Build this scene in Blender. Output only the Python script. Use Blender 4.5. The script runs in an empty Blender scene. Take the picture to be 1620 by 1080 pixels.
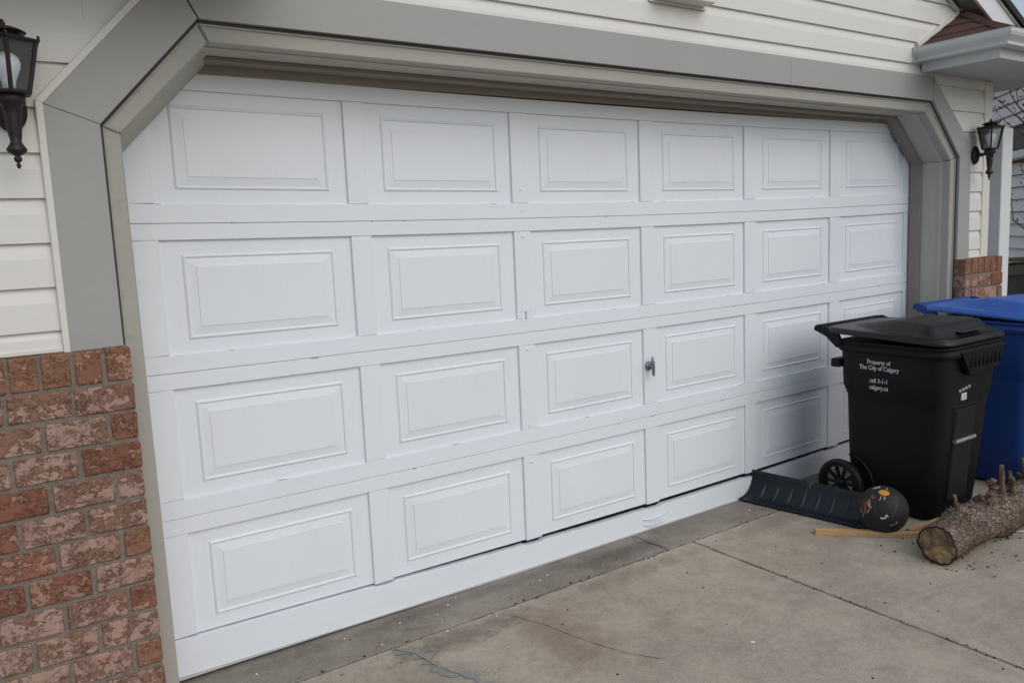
import bpy, bmesh, math, random
from mathutils import Vector, Matrix, noise
random.seed(7)
sc = bpy.context.scene
col = sc.collection
PI = math.pi
CAMX, CAMY, CAMZ = -0.50872, -3.04237, 1.59759

# ------------------------------------------------------------------ camera, world, sun, exposure
cam_d = bpy.data.cameras.new('camera'); cam = bpy.data.objects.new('camera', cam_d); col.objects.link(cam)
CR = Vector((0.823128, -0.566233, -0.042892)); CU = Vector((0.109826, 0.084634, 0.990341)); CB = Vector((-0.557134, -0.819889, 0.131852))
cam.matrix_world = Matrix(((CR.x, CU.x, CB.x, CAMX), (CR.y, CU.y, CB.y, CAMY), (CR.z, CU.z, CB.z, CAMZ), (0, 0, 0, 1)))
cam_d.sensor_width = 36; cam_d.lens = 28.2791; cam_d.clip_start = .02; cam_d.clip_end = 3000
sc.camera = cam
w = bpy.data.worlds.new('World'); sc.world = w; w.use_nodes = True
nt = w.node_tree; nt.nodes.clear()
sky = nt.nodes.new('ShaderNodeTexSky'); sky.sky_type = 'NISHITA'; sky.sun_disc = False
SUN_EL, SUN_AZ = math.radians(38), math.radians(170)      # azimuth clockwise from +Y
sky.sun_elevation = SUN_EL; sky.sun_rotation = SUN_AZ
sky.air_density = 1.0; sky.dust_density = 3.0; sky.ozone_density = 1.0
hs = nt.nodes.new('ShaderNodeHueSaturation'); hs.inputs['Saturation'].default_value = .95
bg = nt.nodes.new('ShaderNodeBackground'); bg.inputs['Strength'].default_value = .15
wo = nt.nodes.new('ShaderNodeOutputWorld')
ov = nt.nodes.new('ShaderNodeMix'); ov.data_type = 'RGBA'; ov.inputs[0].default_value = .5; ov.inputs[7].default_value = (4.0, 4.45, 4.95, 1)   # even cloud cover over the clear sky
nt.links.new(sky.outputs[0], hs.inputs['Color']); nt.links.new(hs.outputs[0], ov.inputs[6]); nt.links.new(ov.outputs[2], bg.inputs['Color']); nt.links.new(bg.outputs[0], wo.inputs[0])
sl = bpy.data.lights.new('sun', 'SUN'); sl.energy = .95; sl.angle = math.radians(60); sl.color = (1, .995, .985)
so = bpy.data.objects.new('sun', sl); col.objects.link(so)
sd = Vector((math.sin(SUN_AZ)*math.cos(SUN_EL), math.cos(SUN_AZ)*math.cos(SUN_EL), math.sin(SUN_EL)))
so.rotation_euler = sd.to_track_quat('Z', 'Y').to_euler(); so.location = (2, -6, 9)
sc.view_settings.view_transform = 'Standard'; sc.view_settings.look = 'None'
sc.view_settings.gamma = 1; sc.view_settings.use_curve_mapping = False
sc.view_settings.exposure = -0.14

# ------------------------------------------------------------------ material helper
class N:
    """small node-building helper"""
    def __init__(s, name, rough=.6, spec=.3, metal=0.0):
        s.m = bpy.data.materials.new(name); s.m.use_nodes = True
        s.t = s.m.node_tree; s.b = s.t.nodes['Principled BSDF']
        s.b.inputs['Roughness'].default_value = rough
        s.b.inputs['Specular IOR Level'].default_value = spec
        s.b.inputs['Metallic'].default_value = metal
        tc = s.t.nodes.new('ShaderNodeTexCoord'); s.co = tc.outputs['Object']
    def n(s, typ, **kw):
        o = s.t.nodes.new(typ)
        for k, v in kw.items(): setattr(o, k, v)
        return o
    def l(s, a, b): s.t.links.new(a, b)
    def rand_offset(s, k=37.0):
        oi = s.n('ShaderNodeObjectInfo'); mu = s.n('ShaderNodeMath', operation='MULTIPLY'); mu.inputs[1].default_value = k
        s.l(oi.outputs['Random'], mu.inputs[0])
        va = s.n('ShaderNodeVectorMath', operation='ADD'); s.l(s.co, va.inputs[0]); s.l(mu.outputs[0], va.inputs[1])
        s.co = va.outputs[0]; return oi.outputs['Random']
    def scaled(s, sx, sy, sz, co=None):
        mp = s.n('ShaderNodeMapping'); mp.inputs['Scale'].default_value = (sx, sy, sz); s.l(co or s.co, mp.inputs['Vector']); return mp.outputs[0]
    def noise(s, scale, detail=4, rough=.6, co=None, dist=0):
        o = s.n('ShaderNodeTexNoise'); o.inputs['Scale'].default_value = scale; o.inputs['Detail'].default_value = detail
        o.inputs['Roughness'].default_value = rough; o.inputs['Distortion'].default_value = dist; s.l(co or s.co, o.inputs['Vector']); return o.outputs['Fac']
    def voro(s, scale, feature='F1', co=None):
        o = s.n('ShaderNodeTexVoronoi', feature=feature); o.inputs['Scale'].default_value = scale; s.l(co or s.co, o.inputs['Vector']); return o.outputs['Distance']
    def ramp(s, fac, stops):
        o = s.n('ShaderNodeValToRGB'); e = o.color_ramp.elements
        while len(e) < len(stops): e.new(.5)
        for i, (p, c) in enumerate(stops):
            e[i].position = p; e[i].color = (c, c, c, 1) if isinstance(c, (int, float)) else (*c, 1)
        s.l(fac, o.inputs[0]); return o.outputs[0]
    def mix(s, fac, a, b, mode='MIX'):
        o = s.n('ShaderNodeMix', data_type='RGBA', blend_type=mode)
        for v, i in ((fac, 0), (a, 6), (b, 7)):
            if isinstance(v, (int, float)): o.inputs[i].default_value = v if i == 0 else (v, v, v, 1)
            elif isinstance(v, tuple): o.inputs[i].default_value = (*v, 1)
            else: s.l(v, o.inputs[i])
        return o.outputs[2]
    def math(s, op, a, b=0.0):
        o = s.n('ShaderNodeMath', operation=op)
        for v, i in ((a, 0), (b, 1)):
            if isinstance(v, (int, float)): o.inputs[i].default_value = v
            else: s.l(v, o.inputs[i])
        return o.outputs[0]
    def color(s, c):
        if isinstance(c, tuple): s.b.inputs['Base Color'].default_value = (*c, 1)
        else: s.l(c, s.b.inputs['Base Color'])
    def bump(s, h, strength=.3, dist=.002):
        o = s.n('ShaderNodeBump'); o.inputs['Strength'].default_value = strength; o.inputs['Distance'].default_value = dist
        s.l(h, o.inputs['Height']); s.l(o.outputs[0], s.b.inputs['Normal'])
    def rough(s, v): s.l(v, s.b.inputs['Roughness'])

def painted(name, c, var=.06, rough=.5, grain=(6, 6, 1), bump=.25, spec=.3, dirt=None):
    m = N(name, rough, spec)
    a = m.noise(3.0, 5, .65); b = m.noise(30, 4, .6, m.scaled(*grain))
    f = m.mix(.5, a, b)
    lo = tuple(x*(1-var) for x in c); hi = tuple(min(1, x*(1+var)) for x in c)
    cc = m.ramp(f, [(.3, lo), (.7, hi)])
    if dirt:
        g = m.ramp(m.noise(9, 6, .75), [(.60, 0.0), (.78, .35)])
        cc = m.mix(g, cc, dirt)
    m.color(cc); m.bump(m.mix(.5, m.noise(160, 3), b), bump, .0015); return m.m

# door paint: white, brushed on wood, chips and hairlines
m = N('door_white_paint', .42, .35)
st = m.noise(22, 4, .6, m.scaled(5, 5, .5)); bl = m.noise(2.2, 5, .6)
c0 = m.ramp(m.mix(.5, st, bl), [(.3, (.725, .770, .825)), (.7, (.752, .798, .855))])
sm0 = m.ramp(m.noise(1.6, 7, .72, m.scaled(1, 1, .45)), [(.50, 0.0), (.74, .22)]); c0 = m.mix(sm0, c0, (.60, .615, .62))
sp = m.ramp(m.noise(55, 3, .6), [(.745, 0.0), (.77, .4)])
c0 = m.mix(sp, c0, (.52, .51, .50))
m.color(c0); m.bump(m.mix(.6, st, m.noise(5, 3)), .10, .0012); DOOR = m.m
m = N('door_rail_paint', .42, .35)
st = m.noise(22, 4, .6, m.scaled(.5, 5, 5)); bl = m.noise(2.2, 5, .6)
c0 = m.ramp(m.mix(.5, st, bl), [(.3, (.725, .770, .825)), (.7, (.752, .798, .855))])
sm0 = m.ramp(m.noise(2.2, 7, .72, m.scaled(.6, 1, 1.6)), [(.50, 0.0), (.74, .22)]); c0 = m.mix(sm0, c0, (.60, .615, .62))
sp = m.ramp(m.noise(48, 3, .6), [(.735, 0.0), (.76, .4)])
c0 = m.mix(sp, c0, (.50, .49, .48))
m.color(c0); m.bump(m.mix(.6, st, m.noise(5, 3)), .13, .0012); RAIL = m.m
TRIM = painted('taupe_metal_trim', (.350, .350, .342), .035, .5, (1, 1, 1), .15)
TRIMD = painted('taupe_painted_wood', (.37, .362, .33), .05, .55, (.5, 3, 3), .3, dirt=(.17, .16, .14))
JAMB = painted('taupe_jamb_paint', (.46, .445, .40), .06, .6, (4, 4, .4), .3, dirt=(.16, .15, .13))
SIDING = painted('cream_vinyl_siding', (.69, .685, .66), .03, .5, (.3, 3, 6), .18, dirt=(.6, .56, .5))
JCH = painted('cream_channel', (.675, .665, .63), .03, .5, (1, 1, 1), .1)
GUTTER = painted('white_gutter_metal', (.56, .59, .60), .04, .35, (1, 1, 1), .08, .5)
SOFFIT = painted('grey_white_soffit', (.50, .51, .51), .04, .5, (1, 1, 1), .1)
BARGE = painted('white_barge_board', (.72, .73, .76), .03, .5, (1, 1, 1), .1)
POSTM = painted('white_post_paint', (.66, .70, .71), .05, .5, (4, 4, .3), .3, dirt=(.4, .42, .42))
NEIGH = painted('neighbour_siding_beige', (.86, .82, .77), .04, .6, (.3, .3, 4), .1)
NTRIM = painted('neighbour_dark_brown', (.10, .075, .065), .1, .6)
RUBBER = painted('black_rubber_seal', (.03, .03, .03), .1, .7)
DARK = painted('dark_gap', (.012, .012, .012), .1, .9)
SEAL = painted('grey_white_weather_seal', (.5, .5, .5), .08, .55)

# brick
def brick_mat(name, base, base2, flake, amount):
    m = N(name, .93, .1)
    r = m.rand_offset(53)
    w1 = m.n('ShaderNodeTexNoise'); w1.inputs['Scale'].default_value = 55; w1.inputs['Detail'].default_value = 3; m.l(m.co, w1.inputs['Vector'])
    wv = m.n('ShaderNodeVectorMath', operation='SCALE'); m.l(w1.outputs['Color'], wv.inputs[0]); wv.inputs['Scale'].default_value = .030
    wa = m.n('ShaderNodeVectorMath', operation='ADD'); m.l(m.co, wa.inputs[0]); m.l(wv.outputs[0], wa.inputs[1]); co = wa.outputs[0]
    n1 = m.noise(25, 9, .76, m.scaled(.8, 1, 1.15, co))
    grain = m.noise(190, 4, .75)
    base_c = m.mix(r, base, base2)
    base_c = m.mix(m.ramp(grain, [(.38, 0.0), (.66, .6)]), base_c, tuple(x*.42 for x in base))
    vary = m.math('MULTIPLY', m.math('SUBTRACT', r, .5), .055)
    n1 = m.math('ADD', n1, vary)
    mask = m.ramp(n1, [(.50-amount, 0.0), (.515-amount, 1.0)])
    fl = m.mix(m.noise(45, 5, .7), tuple(x*.74 for x in flake), tuple(x*1.16 for x in flake))
    cc = m.mix(mask, base_c, fl)
    edge = m.math('ABSOLUTE', m.math('SUBTRACT', n1, .503-amount))
    ed = m.ramp(edge, [(0.0, 1.0), (.012, 0.0)])
    vc = m.math('ABSOLUTE', m.math('SUBTRACT', m.noise(34, 6, .72, m.scaled(1, 1, 2.2, co)), .5)); vl = m.ramp(vc, [(.004, 1.0), (.022, 0.0)])
    zone = m.ramp(m.noise(13, 3), [(.46, 0.0), (.60, 1.0)])
    ed = m.math('MAXIMUM', ed, m.math('MULTIPLY', vl, zone))
    cc = m.mix(m.math('MULTIPLY', ed, .72), cc, (.10, .038, .028))
    blot = m.ramp(m.noise(11, 3), [(.58, 0.0), (.68, .7)])
    cc = m.mix(blot, cc, tuple(x*1.1 for x in base))
    m.color(cc)
    h = m.mix(.38, m.mix(.6, mask, m.ramp(ed, [(0.0, 1.0), (.8, 0.0)])), grain)
    m.bump(h, .9, .0035); return m.m
BRICK = brick_mat('flaked_pink_brick', (.290, .160, .115), (.30, .18, .13), (.395, .260, .212), .03)
BRICKR = brick_mat('red_brown_brick', (.265, .115, .080), (.28, .135, .092), (.37, .215, .165), -.03)
SOLD = brick_mat('orange_brown_header_brick', (.31, .165, .11), (.27, .125, .085), (.40, .25, .185), -.04)
m = N('grey_mortar', .95, .1)
m.color(m.ramp(m.noise(40, 6, .7), [(.3, (.15, .128, .106)), (.7, (.245, .212, .178))])); m.bump(m.noise(220, 4, .7), .7, .003); MORTAR = m.m

# concrete
def concrete(name, lo, hi, dark):
    m = N(name, .88, .2)
    big = m.noise(1.3, 5, .6); mid = m.noise(7, 6, .7); fine = m.noise(170, 3, .7)
    c = m.ramp(m.mix(.45, big, mid), [(.36, lo), (.62, hi)])
    c = m.mix(m.ramp(m.noise(34, 5, .75), [(.44, .0), (.66, .30)]), c, tuple(x*.62 for x in lo))
    c = m.mix(m.ramp(fine, [(.34, .62), (.48, 0.0)]), c, dark)
    c = m.mix(m.ramp(m.noise(90, 2, .5), [(.62, 0.0), (.74, .4)]), c, tuple(min(1, x*1.5) for x in hi))
    bz = m.noise(2.4, 6, .7, None, .6); c = m.mix(m.ramp(bz, [(.50, 0.0), (.68, .45)]), c, tuple(x*1.18 for x in hi))
    bz2 = m.noise(3.1, 7, .72, m.scaled(1, 1.6, 1), .9); c = m.mix(m.ramp(bz2, [(.54, 0.0), (.70, .42)]), c, (lo[0]*.66, lo[1]*.60, lo[2]*.52))
    pits = m.ramp(m.voro(75), [(.09, 1.0), (.16, 0.0)])
    pm = m.ramp(m.noise(6, 3), [(.50, 0.0), (.62, 1.0)])
    c = m.mix(m.math('MULTIPLY', m.math('MULTIPLY', pits, pm), .6), c, tuple(x*.5 for x in dark))
    # stains that belong to the slab: rust along the crack, black grime along the joint
    sx = m.n('ShaderNodeSeparateXYZ'); m.l(m.co, sx.inputs[0])
    def blob(x, y, rx, ry, amt, colr, cin, sc_=5):
        dx = m.math('DIVIDE', m.math('SUBTRACT', sx.outputs[0], x), rx); dy = m.math('DIVIDE', m.math('SUBTRACT', sx.outputs[1], y), ry)
        d = m.math('ADD', m.math('MULTIPLY', dx, dx), m.math('MULTIPLY', dy, dy))
        d = m.math('ADD', d, m.math('MULTIPLY', m.math('SUBTRACT', m.noise(sc_, 6, .75), .5), 2.6))
        return m.mix(m.ramp(d, [(.1, amt), (.95, 0.0)]), cin, colr)
    c = blob(1.33, -.62, .16, .36, .40, (.19, .105, .065), c)
    c = blob(1.02, -.36, .42, .10, .55, (.10, .085, .065), c, 14)
    c = blob(1.95, -.36, .5, .07, .35, (.16, .13, .10), c, 14)
    c = blob(3.0, -.35, .5, .10, .35, (.15, .12, .095), c, 12)
    c = blob(.55, -.62, .5, .25, .35, (.20, .17, .135), c, 3)
    c = blob(2.05, -.15, .35, .08, .4, (.06, .055, .048), c, 10)
    c = blob(1.0, -.08, 1.0, .05, .3, (.07, .065, .06), c, 9)
    m.color(c); m.bump(m.mix(.4, fine, mid), .45, .003); return m.m
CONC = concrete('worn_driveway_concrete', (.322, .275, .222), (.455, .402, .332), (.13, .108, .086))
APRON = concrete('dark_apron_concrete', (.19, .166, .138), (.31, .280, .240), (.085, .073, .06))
PATCH = painted('grey_crack_filler', (.25, .245, .235), .2, .9, (3, 3, 3), .6)
SOIL = painted('joint_dirt', (.035, .03, .025), .3, .95, (3, 3, 3), .5)
WHITEF = painted('white_paint_drop', (.7, .7, .68), .05, .6)
DEBR = painted('dark_debris', (.04, .03, .022), .3, .9)
GROUND = painted('dull_ground', (.16, .15, .11), .25, .95, (1, 1, 1), .4)

# things
def plastic(name, c, rough, var=.25, spec=.4, bump=.12):
    m = N(name, rough, spec)
    m.color(m.ramp(m.noise(4, 6, .7), [(.3, tuple(x*(1-var) for x in c)), (.75, tuple(x*(1+var) for x in c))]))
    scr = m.noise(60, 3, .7, m.scaled(.35, .35, 1.5))
    m.rough(m.ramp(m.mix(.5, scr, m.noise(9, 5, .7)), [(.3, rough*.85), (.7, min(1, rough*1.3))]))
    m.bump(m.noise(300, 2), bump, .0008); return m.m
BLACKP = plastic('black_cart_plastic', (.0055, .0052, .006), .52, .2, .22)
BLACKL = plastic('black_lid_plastic', (.011, .011, .0125), .38, .25)
BLUEP = plastic('blue_cart_plastic', (.013, .055, .245), .5, .12)
BLUEL = plastic('blue_lid_plastic', (.05, .15, .52), .4, .12)
TYRE = plastic('black_tyre_plastic', (.008, .008, .009), .5, .2, .3)
NAVY = plastic('dark_navy_shovel_plastic', (.0048, .0105, .0185), .40, .35, .4, .2)
STEEL = plastic('galvanised_steel', (.42, .45, .45), .32, .1); STEEL.node_tree.nodes['Principled BSDF'].inputs['Metallic'].default_value = .85
PEWTER = plastic('dull_pewter_handle', (.30, .31, .33), .35, .3); PEWTER.node_tree.nodes['Principled BSDF'].inputs['Metallic'].default_value = .7
BRONZE = plastic('dark_bronze_lantern', (.021, .0145, .0135), .46, .35, .4, .35)
BALL = plastic('faded_black_ball_rubber', (.021, .0195, .023), .62, .25, .3, .5)
PRINT = plastic('white_print', (.62, .63, .66), .6, .05)
PRINTD = plastic('faded_white_print', (.28, .29, .31), .6, .2)
BARK = None
m = N('bulb_frosted_glass', .25, .5); m.color((.62, .68, .74)); m.b.inputs['Subsurface Weight'].default_value = .15; BULB = m.m
m = N('lantern_glass', .04, .25); m.color((.85, .9, .9)); m.b.inputs['Transmission Weight'].default_value = .0; m.b.inputs['Alpha'].default_value = .05; GLASS = m.m
m = N('pine_lumber', .7, .25); g = m.noise(14, 5, .6, m.scaled(.6, 9, 9), .6)
m.color(m.ramp(g, [(.3, (.42, .245, .115)), (.7, (.60, .40, .205))])); m.bump(g, .2, .001); PINE = m.m
m = N('dark_pine_end', .8, .2); m.color(m.ramp(m.noise(60, 4), [(.3, (.22, .12, .055)), (.7, (.40, .25, .13))])); PINEE = m.m
m = N('flaky_grey_brown_bark', .95, .1)
bw = m.n('ShaderNodeTexNoise'); bw.inputs['Scale'].default_value = 42; bw.inputs['Detail'].default_value = 5; m.l(m.co, bw.inputs['Vector'])
bs_ = m.n('ShaderNodeVectorMath', operation='SCALE'); m.l(bw.outputs['Color'], bs_.inputs[0]); bs_.inputs['Scale'].default_value = .028
ba = m.n('ShaderNodeVectorMath', operation='ADD'); m.l(m.co, ba.inputs[0]); m.l(bs_.outputs[0], ba.inputs[1])
pl = m.voro(50, 'DISTANCE_TO_EDGE', m.scaled(.75, 1.3, 1.3, ba.outputs[0])); fn = m.noise(130, 5, .7)
base = m.ramp(m.noise(38, 5, .7), [(.3, (.12, .088, .068)), (.52, (.25, .20, .165)), (.70, (.42, .365, .32))])
c = m.mix(m.ramp(pl, [(.01, .8), (.12, 0.0)]), base, (.05, .032, .024))
c = m.mix(m.ramp(m.noise(5, 3), [(.46, 0.0), (.62, .7)]), c, (.105, .062, .043))
m.color(c); m.bump(m.mix(.4, m.ramp(pl, [(0.0, 0.0), (.16, 1.0)]), fn), 1.0, .006); BARK = m.m
m = N('weathered_cut_wood', .85, .15)
sx = m.n('ShaderNodeSeparateXYZ'); m.l(m.co, sx.inputs[0])
rr = m.math('SQRT', m.math('ADD', m.math('MULTIPLY', sx.outputs[1], sx.outputs[1]), m.math('MULTIPLY', sx.outputs[2], sx.outputs[2])))
ring = m.math('SINE', m.math('MULTIPLY', m.math('ADD', rr, m.math('MULTIPLY', m.noise(9, 4), .02)), 1500.0))
bs = m.ramp(m.noise(11, 5, .7, None, .8), [(.38, (.10, .070, .052)), (.50, (.21, .145, .095)), (.60, (.42, .30, .15))])
c = m.mix(m.math('MULTIPLY', m.ramp(ring, [(0.2, 0.0), (.9, .35)]), 1.0), bs, (.09, .058, .036))
m.color(c); m.bump(m.mix(.5, m.noise(60, 5, .7, m.scaled(1, 1, 5)), m.noise(18, 3)), .8, .004); CUT = m.m
BARKRING = painted('dark_bark_rim', (.03, .02, .015), .2, .95)
m = N('stub_wood', .85, .15); m.color(m.ramp(m.noise(26, 5, .7, m.scaled(1, 1, .3)), [(.3, (.085, .055, .036)), (.7, (.23, .165, .11))])); m.bump(m.noise(80, 4), .6, .003); STUB = m.m
# shingles
m = N('brown_asphalt_shingle', .95, .1); r = m.rand_offset(9)
gr = m.noise(320, 2, .8); b1 = m.mix(r, (.060, .030, .027), (.105, .055, .048))
m.color(m.mix(m.ramp(gr, [(.4, 0.0), (.65, .6)]), b1, (.16, .11, .10))); m.bump(gr, .8, .003); SHING = m.m
m = N('weathered_fence_wood', .9, .1); g = m.noise(9, 5, .7, m.scaled(6, 6, .5))
m.color(m.ramp(g, [(.3, (.12, .13, .12)), (.7, (.21, .22, .20))])); m.bump(g, .4, .003); FENCE = m.m
FRAIL = painted('tan_fence_rail', (.24, .20, .145), .1, .9)
m = N('tree_bark', .9, .1); m.color(m.ramp(m.noise(20, 5), [(.3, (.05, .038, .032)), (.7, (.12, .095, .08))])); TBARK = m.m
m = N('dark_red_leaf', .7, .3); m.rand_offset(3); m.color(m.ramp(m.noise(25, 2), [(.35, (.10, .012, .014)), (.65, (.26, .03, .03))])); REDL = m.m
WIRE = plastic('white_wire', (.55, .55, .55), .4)

# ------------------------------------------------------------------ mesh helper
class MB:
    def __init__(s): s.v = []; s.f = []; s.mi = []; s.sm = []
    def add(s, vs, fs, mi=0, smooth=False):
        o = len(s.v); s.v += [tuple(p) for p in vs]
        for f in fs: s.f.append([o+i for i in f]); s.mi.append(mi); s.sm.append(smooth)
        return s
    def box(s, a, b, mi=0):
        x0, y0, z0 = a; x1, y1, z1 = b
        if x0 > x1: x0, x1 = x1, x0
        if y0 > y1: y0, y1 = y1, y0
        if z0 > z1: z0, z1 = z1, z0
        v = [(x0,y0,z0),(x1,y0,z0),(x1,y1,z0),(x0,y1,z0),(x0,y0,z1),(x1,y0,z1),(x1,y1,z1),(x0,y1,z1)]
        return s.add(v, [(0,3,2,1),(4,5,6,7),(0,1,5,4),(1,2,6,5),(2,3,7,6),(3,0,4,7)], mi)
    def prism(s, front, back, mi=0):
        n = len(front)
        fs = [tuple(range(n)), tuple(range(2*n-1, n-1, -1))] + [(i, n+i, n+(i+1) % n, (i+1) % n) for i in range(n)]
        return s.add(list(front)+list(back), fs, mi)
    def xz(s, poly, yf, yb, mi=0):      # polygon in x,z; yf may be a function of z
        g = yf if callable(yf) else (lambda x, z: yf)
        return s.prism([(x, g(x, z), z) for x, z in poly], [(x, yb, z) for x, z in poly], mi)
    def xy(s, poly, z1, z0, mi=0):
        return s.prism([(x, y, z1) for x, y in poly], [(x, y, z0) for x, y in poly], mi)
    def loft(s, rings, caps=True, mi=0, smooth=True, closed=True):
        n = len(rings[0]); vs = [p for r in rings for p in r]; fs = []
        for k in range(len(rings)-1):
            for i in range(n if closed else n-1):
                j = (i+1) % n; fs.append((k*n+i, k*n+j, (k+1)*n+j, (k+1)*n+i))
        s.add(vs, fs, mi, smooth)
        if caps and closed:
            s.add(rings[0], [tuple(range(n-1, -1, -1))], mi, False); s.add(rings[-1], [tuple(range(n))], mi, False)
        return s
    def tube(s, pts, rad, n=10, mi=0, caps=True):
        pts = [Vector(p) for p in pts]; rs = rad if isinstance(rad, (list, tuple)) else [rad]*len(pts); rings = []
        up = Vector((0, 0, 1))
        for i, p in enumerate(pts):
            d = (pts[min(i+1, len(pts)-1)] - pts[max(i-1, 0)]).normalized()
            a = d.cross(up)
            if a.length < .05: a = d.cross(Vector((0, 1, 0)))
            a.normalize(); b = d.cross(a).normalized()
            rings.append([tuple(p + (a*math.cos(t) + b*math.sin(t))*rs[i]) for t in [2*PI*k/n for k in range(n)]])
        return s.loft(rings, caps, mi)
    def lathe(s, prof, n=24, origin=(0, 0, 0), axis='z', mi=0, caps=True):
        rings = []
        for r, h in prof:
            ring = []
            for k in range(n):
                t = 2*PI*k/n; a, b = r*math.cos(t), r*math.sin(t)
                q = {'z': (a, b, h), 'y': (a, h, b), 'x': (h, a, b)}[axis]
                ring.append((q[0]+origin[0], q[1]+origin[1], q[2]+origin[2]))
            rings.append(ring)
        return s.loft(rings, caps, mi)
    def mesh(s, name, mats):
        me = bpy.data.meshes.new(name); me.from_pydata(s.v, [], s.f)
        for mm in (mats if isinstance(mats, (list, tuple)) else [mats]): me.materials.append(mm)
        me.polygons.foreach_set('material_index', s.mi); me.polygons.foreach_set('use_smooth', s.sm)
        bm = bmesh.new(); bm.from_mesh(me); bmesh.ops.recalc_face_normals(bm, faces=bm.faces); bm.to_mesh(me); bm.free()
        me.update(); return me
    def build(s, name, mats, parent=None, bevel=0, seg=1):
        return link(name, s.mesh(name, mats), parent, bevel, seg)
def link(name, me, parent=None, bevel=0, seg=1, loc=None):
    o = bpy.data.objects.new(name, me); col.objects.link(o)
    if parent: o.parent = parent
    if loc: o.location = loc
    if bevel:
        b = o.modifiers.new('bevel', 'BEVEL'); b.width = bevel; b.segments = seg; b.limit_method = 'ANGLE'; b.angle_limit = math.radians(35)
        b.use_clamp_overlap = True
    return o
def tag(o, label, cat=None, group=None, kind=None):
    o['label'] = label
    if cat: o['category'] = cat
    if group: o['group'] = group
    if kind: o['kind'] = kind
    return o
def empty(name, loc, label, cat, group=None, kind=None):
    o = bpy.data.objects.new(name, None); col.objects.link(o); o.location = loc; o.empty_display_size = .1
    return tag(o, label, cat, group, kind)
def half(poly, a, b, c):      # keep a*x+b*y<=c
    out = []
    for i in range(len(poly)):
        p, q = poly[i], poly[(i+1) % len(poly)]; dp = a*p[0]+b*p[1]-c; dq = a*q[0]+b*q[1]-c
        if dp <= 0: out.append(p)
        if (dp < 0 < dq) or (dq < 0 < dp):
            t = dp/(dp-dq); out.append((p[0]+(q[0]-p[0])*t, p[1]+(q[1]-p[1])*t))
    return out

# ------------------------------------------------------------------ setting: ground, driveway
g = MB().box((-300, -300, -.6), (300, 300, -.16)).build('ground', GROUND)
tag(g, 'dull earth and lawn ground around the house', kind='structure')
drv = empty('driveway', (0, 0, 0), 'worn concrete driveway slabs with joints in front of the garage', None, kind='structure')
def jit(poly, step=.035, amp=.0022, seed=0):
    out = []
    for i in range(len(poly)):
        p, q = Vector(poly[i]), Vector(poly[(i+1) % len(poly)]); n = max(1, int((q-p).length/step)); d = (q-p).normalized(); nn = Vector((-d.y, d.x))
        for k in range(n):
            r = p+(q-p)*k/n
            if k: r = r + nn*amp*2*noise.noise(Vector((r.x*14+seed, r.y*14, .3)))
            out.append((r.x, r.y))
    return out
def slab(x0, y0, x1, y1, mat, seed, zt=0.0):
    o = MB().xy(jit([(x0, y0), (x1, y0), (x1, y1), (x0, y1)], seed=seed), zt, zt-.12).build('concrete_slab', mat, drv, .005, 2); return o
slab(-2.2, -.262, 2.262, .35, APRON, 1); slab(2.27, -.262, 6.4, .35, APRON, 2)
slab(-2.2, -3.05, 2.435, -.273, CONC, 3); slab(2.447, -3.05, 6.4, -.273, CONC, 4)
slab(-2.2, -6.1, 2.436, -3.06, CONC, 5); slab(2.446, -6.1, 6.4, -3.06, CONC, 6)
slab(-2.2, -9.2, 2.436, -6.11, CONC, 7); slab(2.446, -9.2, 6.4, -6.11, CONC, 8)
MB().box((-2.2, -9.2, -.10), (6.4, .3, -.009)).build('joint_filler', SOIL, drv)
def ribbon(name, pts, wd, mat, z=.0012, wob=.4, seed=1):
    rnd = random.Random(seed); P = []
    for i in range(len(pts)-1):
        a, b = Vector(pts[i]), Vector(pts[i+1]); n = max(2, int((b-a).length/.012))
        for k in range(n): P.append(a+(b-a)*k/n)
    P.append(Vector(pts[-1])); L, Rr = [], []
    for i, p in enumerate(P):
        d = (P[min(i+1, len(P)-1)]-P[max(i-1, 0)]).normalized(); nn = Vector((-d.y, d.x))
        c = p + nn*noise.noise(Vector((p.x*25, p.y*25, seed)))*wd*1.6*wob
        h = wd*.5*(1+min(1, wob)*.75*noise.noise(Vector((p.x*18, p.y*18, seed+4)))+wob*.7*noise.noise(Vector((p.x*60, p.y*60, seed)))); 
        if i in (0, len(P)-1): h *= .15
        L.append(c+nn*h); Rr.append(c-nn*h)
    vs = [(q.x, q.y, z) for q in L]+[(q.x, q.y, z) for q in Rr]; n = len(L)
    return MB().add(vs, [(i, i+1, n+i+1, n+i) for i in range(n-1)]).build(name, mat, drv)
CRK = painted('rust_crack', (.10, .05, .032), .3, .95)
ribbon('crack', [(1.25, -.33), (1.29, -.42), (1.325, -.52), (1.345, -.62), (1.385, -.76), (1.43, -.88), (1.50, -.99)], .0022, CRK, .0016, 1.0, 3)
ribbon('repair_patch', [(.735, -.275), (.775, -.33), (.80, -.42), (.815, -.52), (.86, -.64), (.90, -.80)], .045, PATCH, .0022, .7, 5)
ribbon('crack', [(.735, -.29), (.79, -.37), (.808, -.50), (.86, -.64), (.895, -.79)], .0022, CRK, .0034, 1.2, 8)
ribbon('crack', [(2.25, -.02), (2.215, -.1), (2.262, -.17), (2.285, -.255)], .003, DARK, .0016, 1.0, 9)
ribbon('repair_patch', [(2.06, -.262), (2.25, -.25)], .018, PATCH, .002, .8, 12)
fl = MB(); rnd = random.Random(3)
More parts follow.
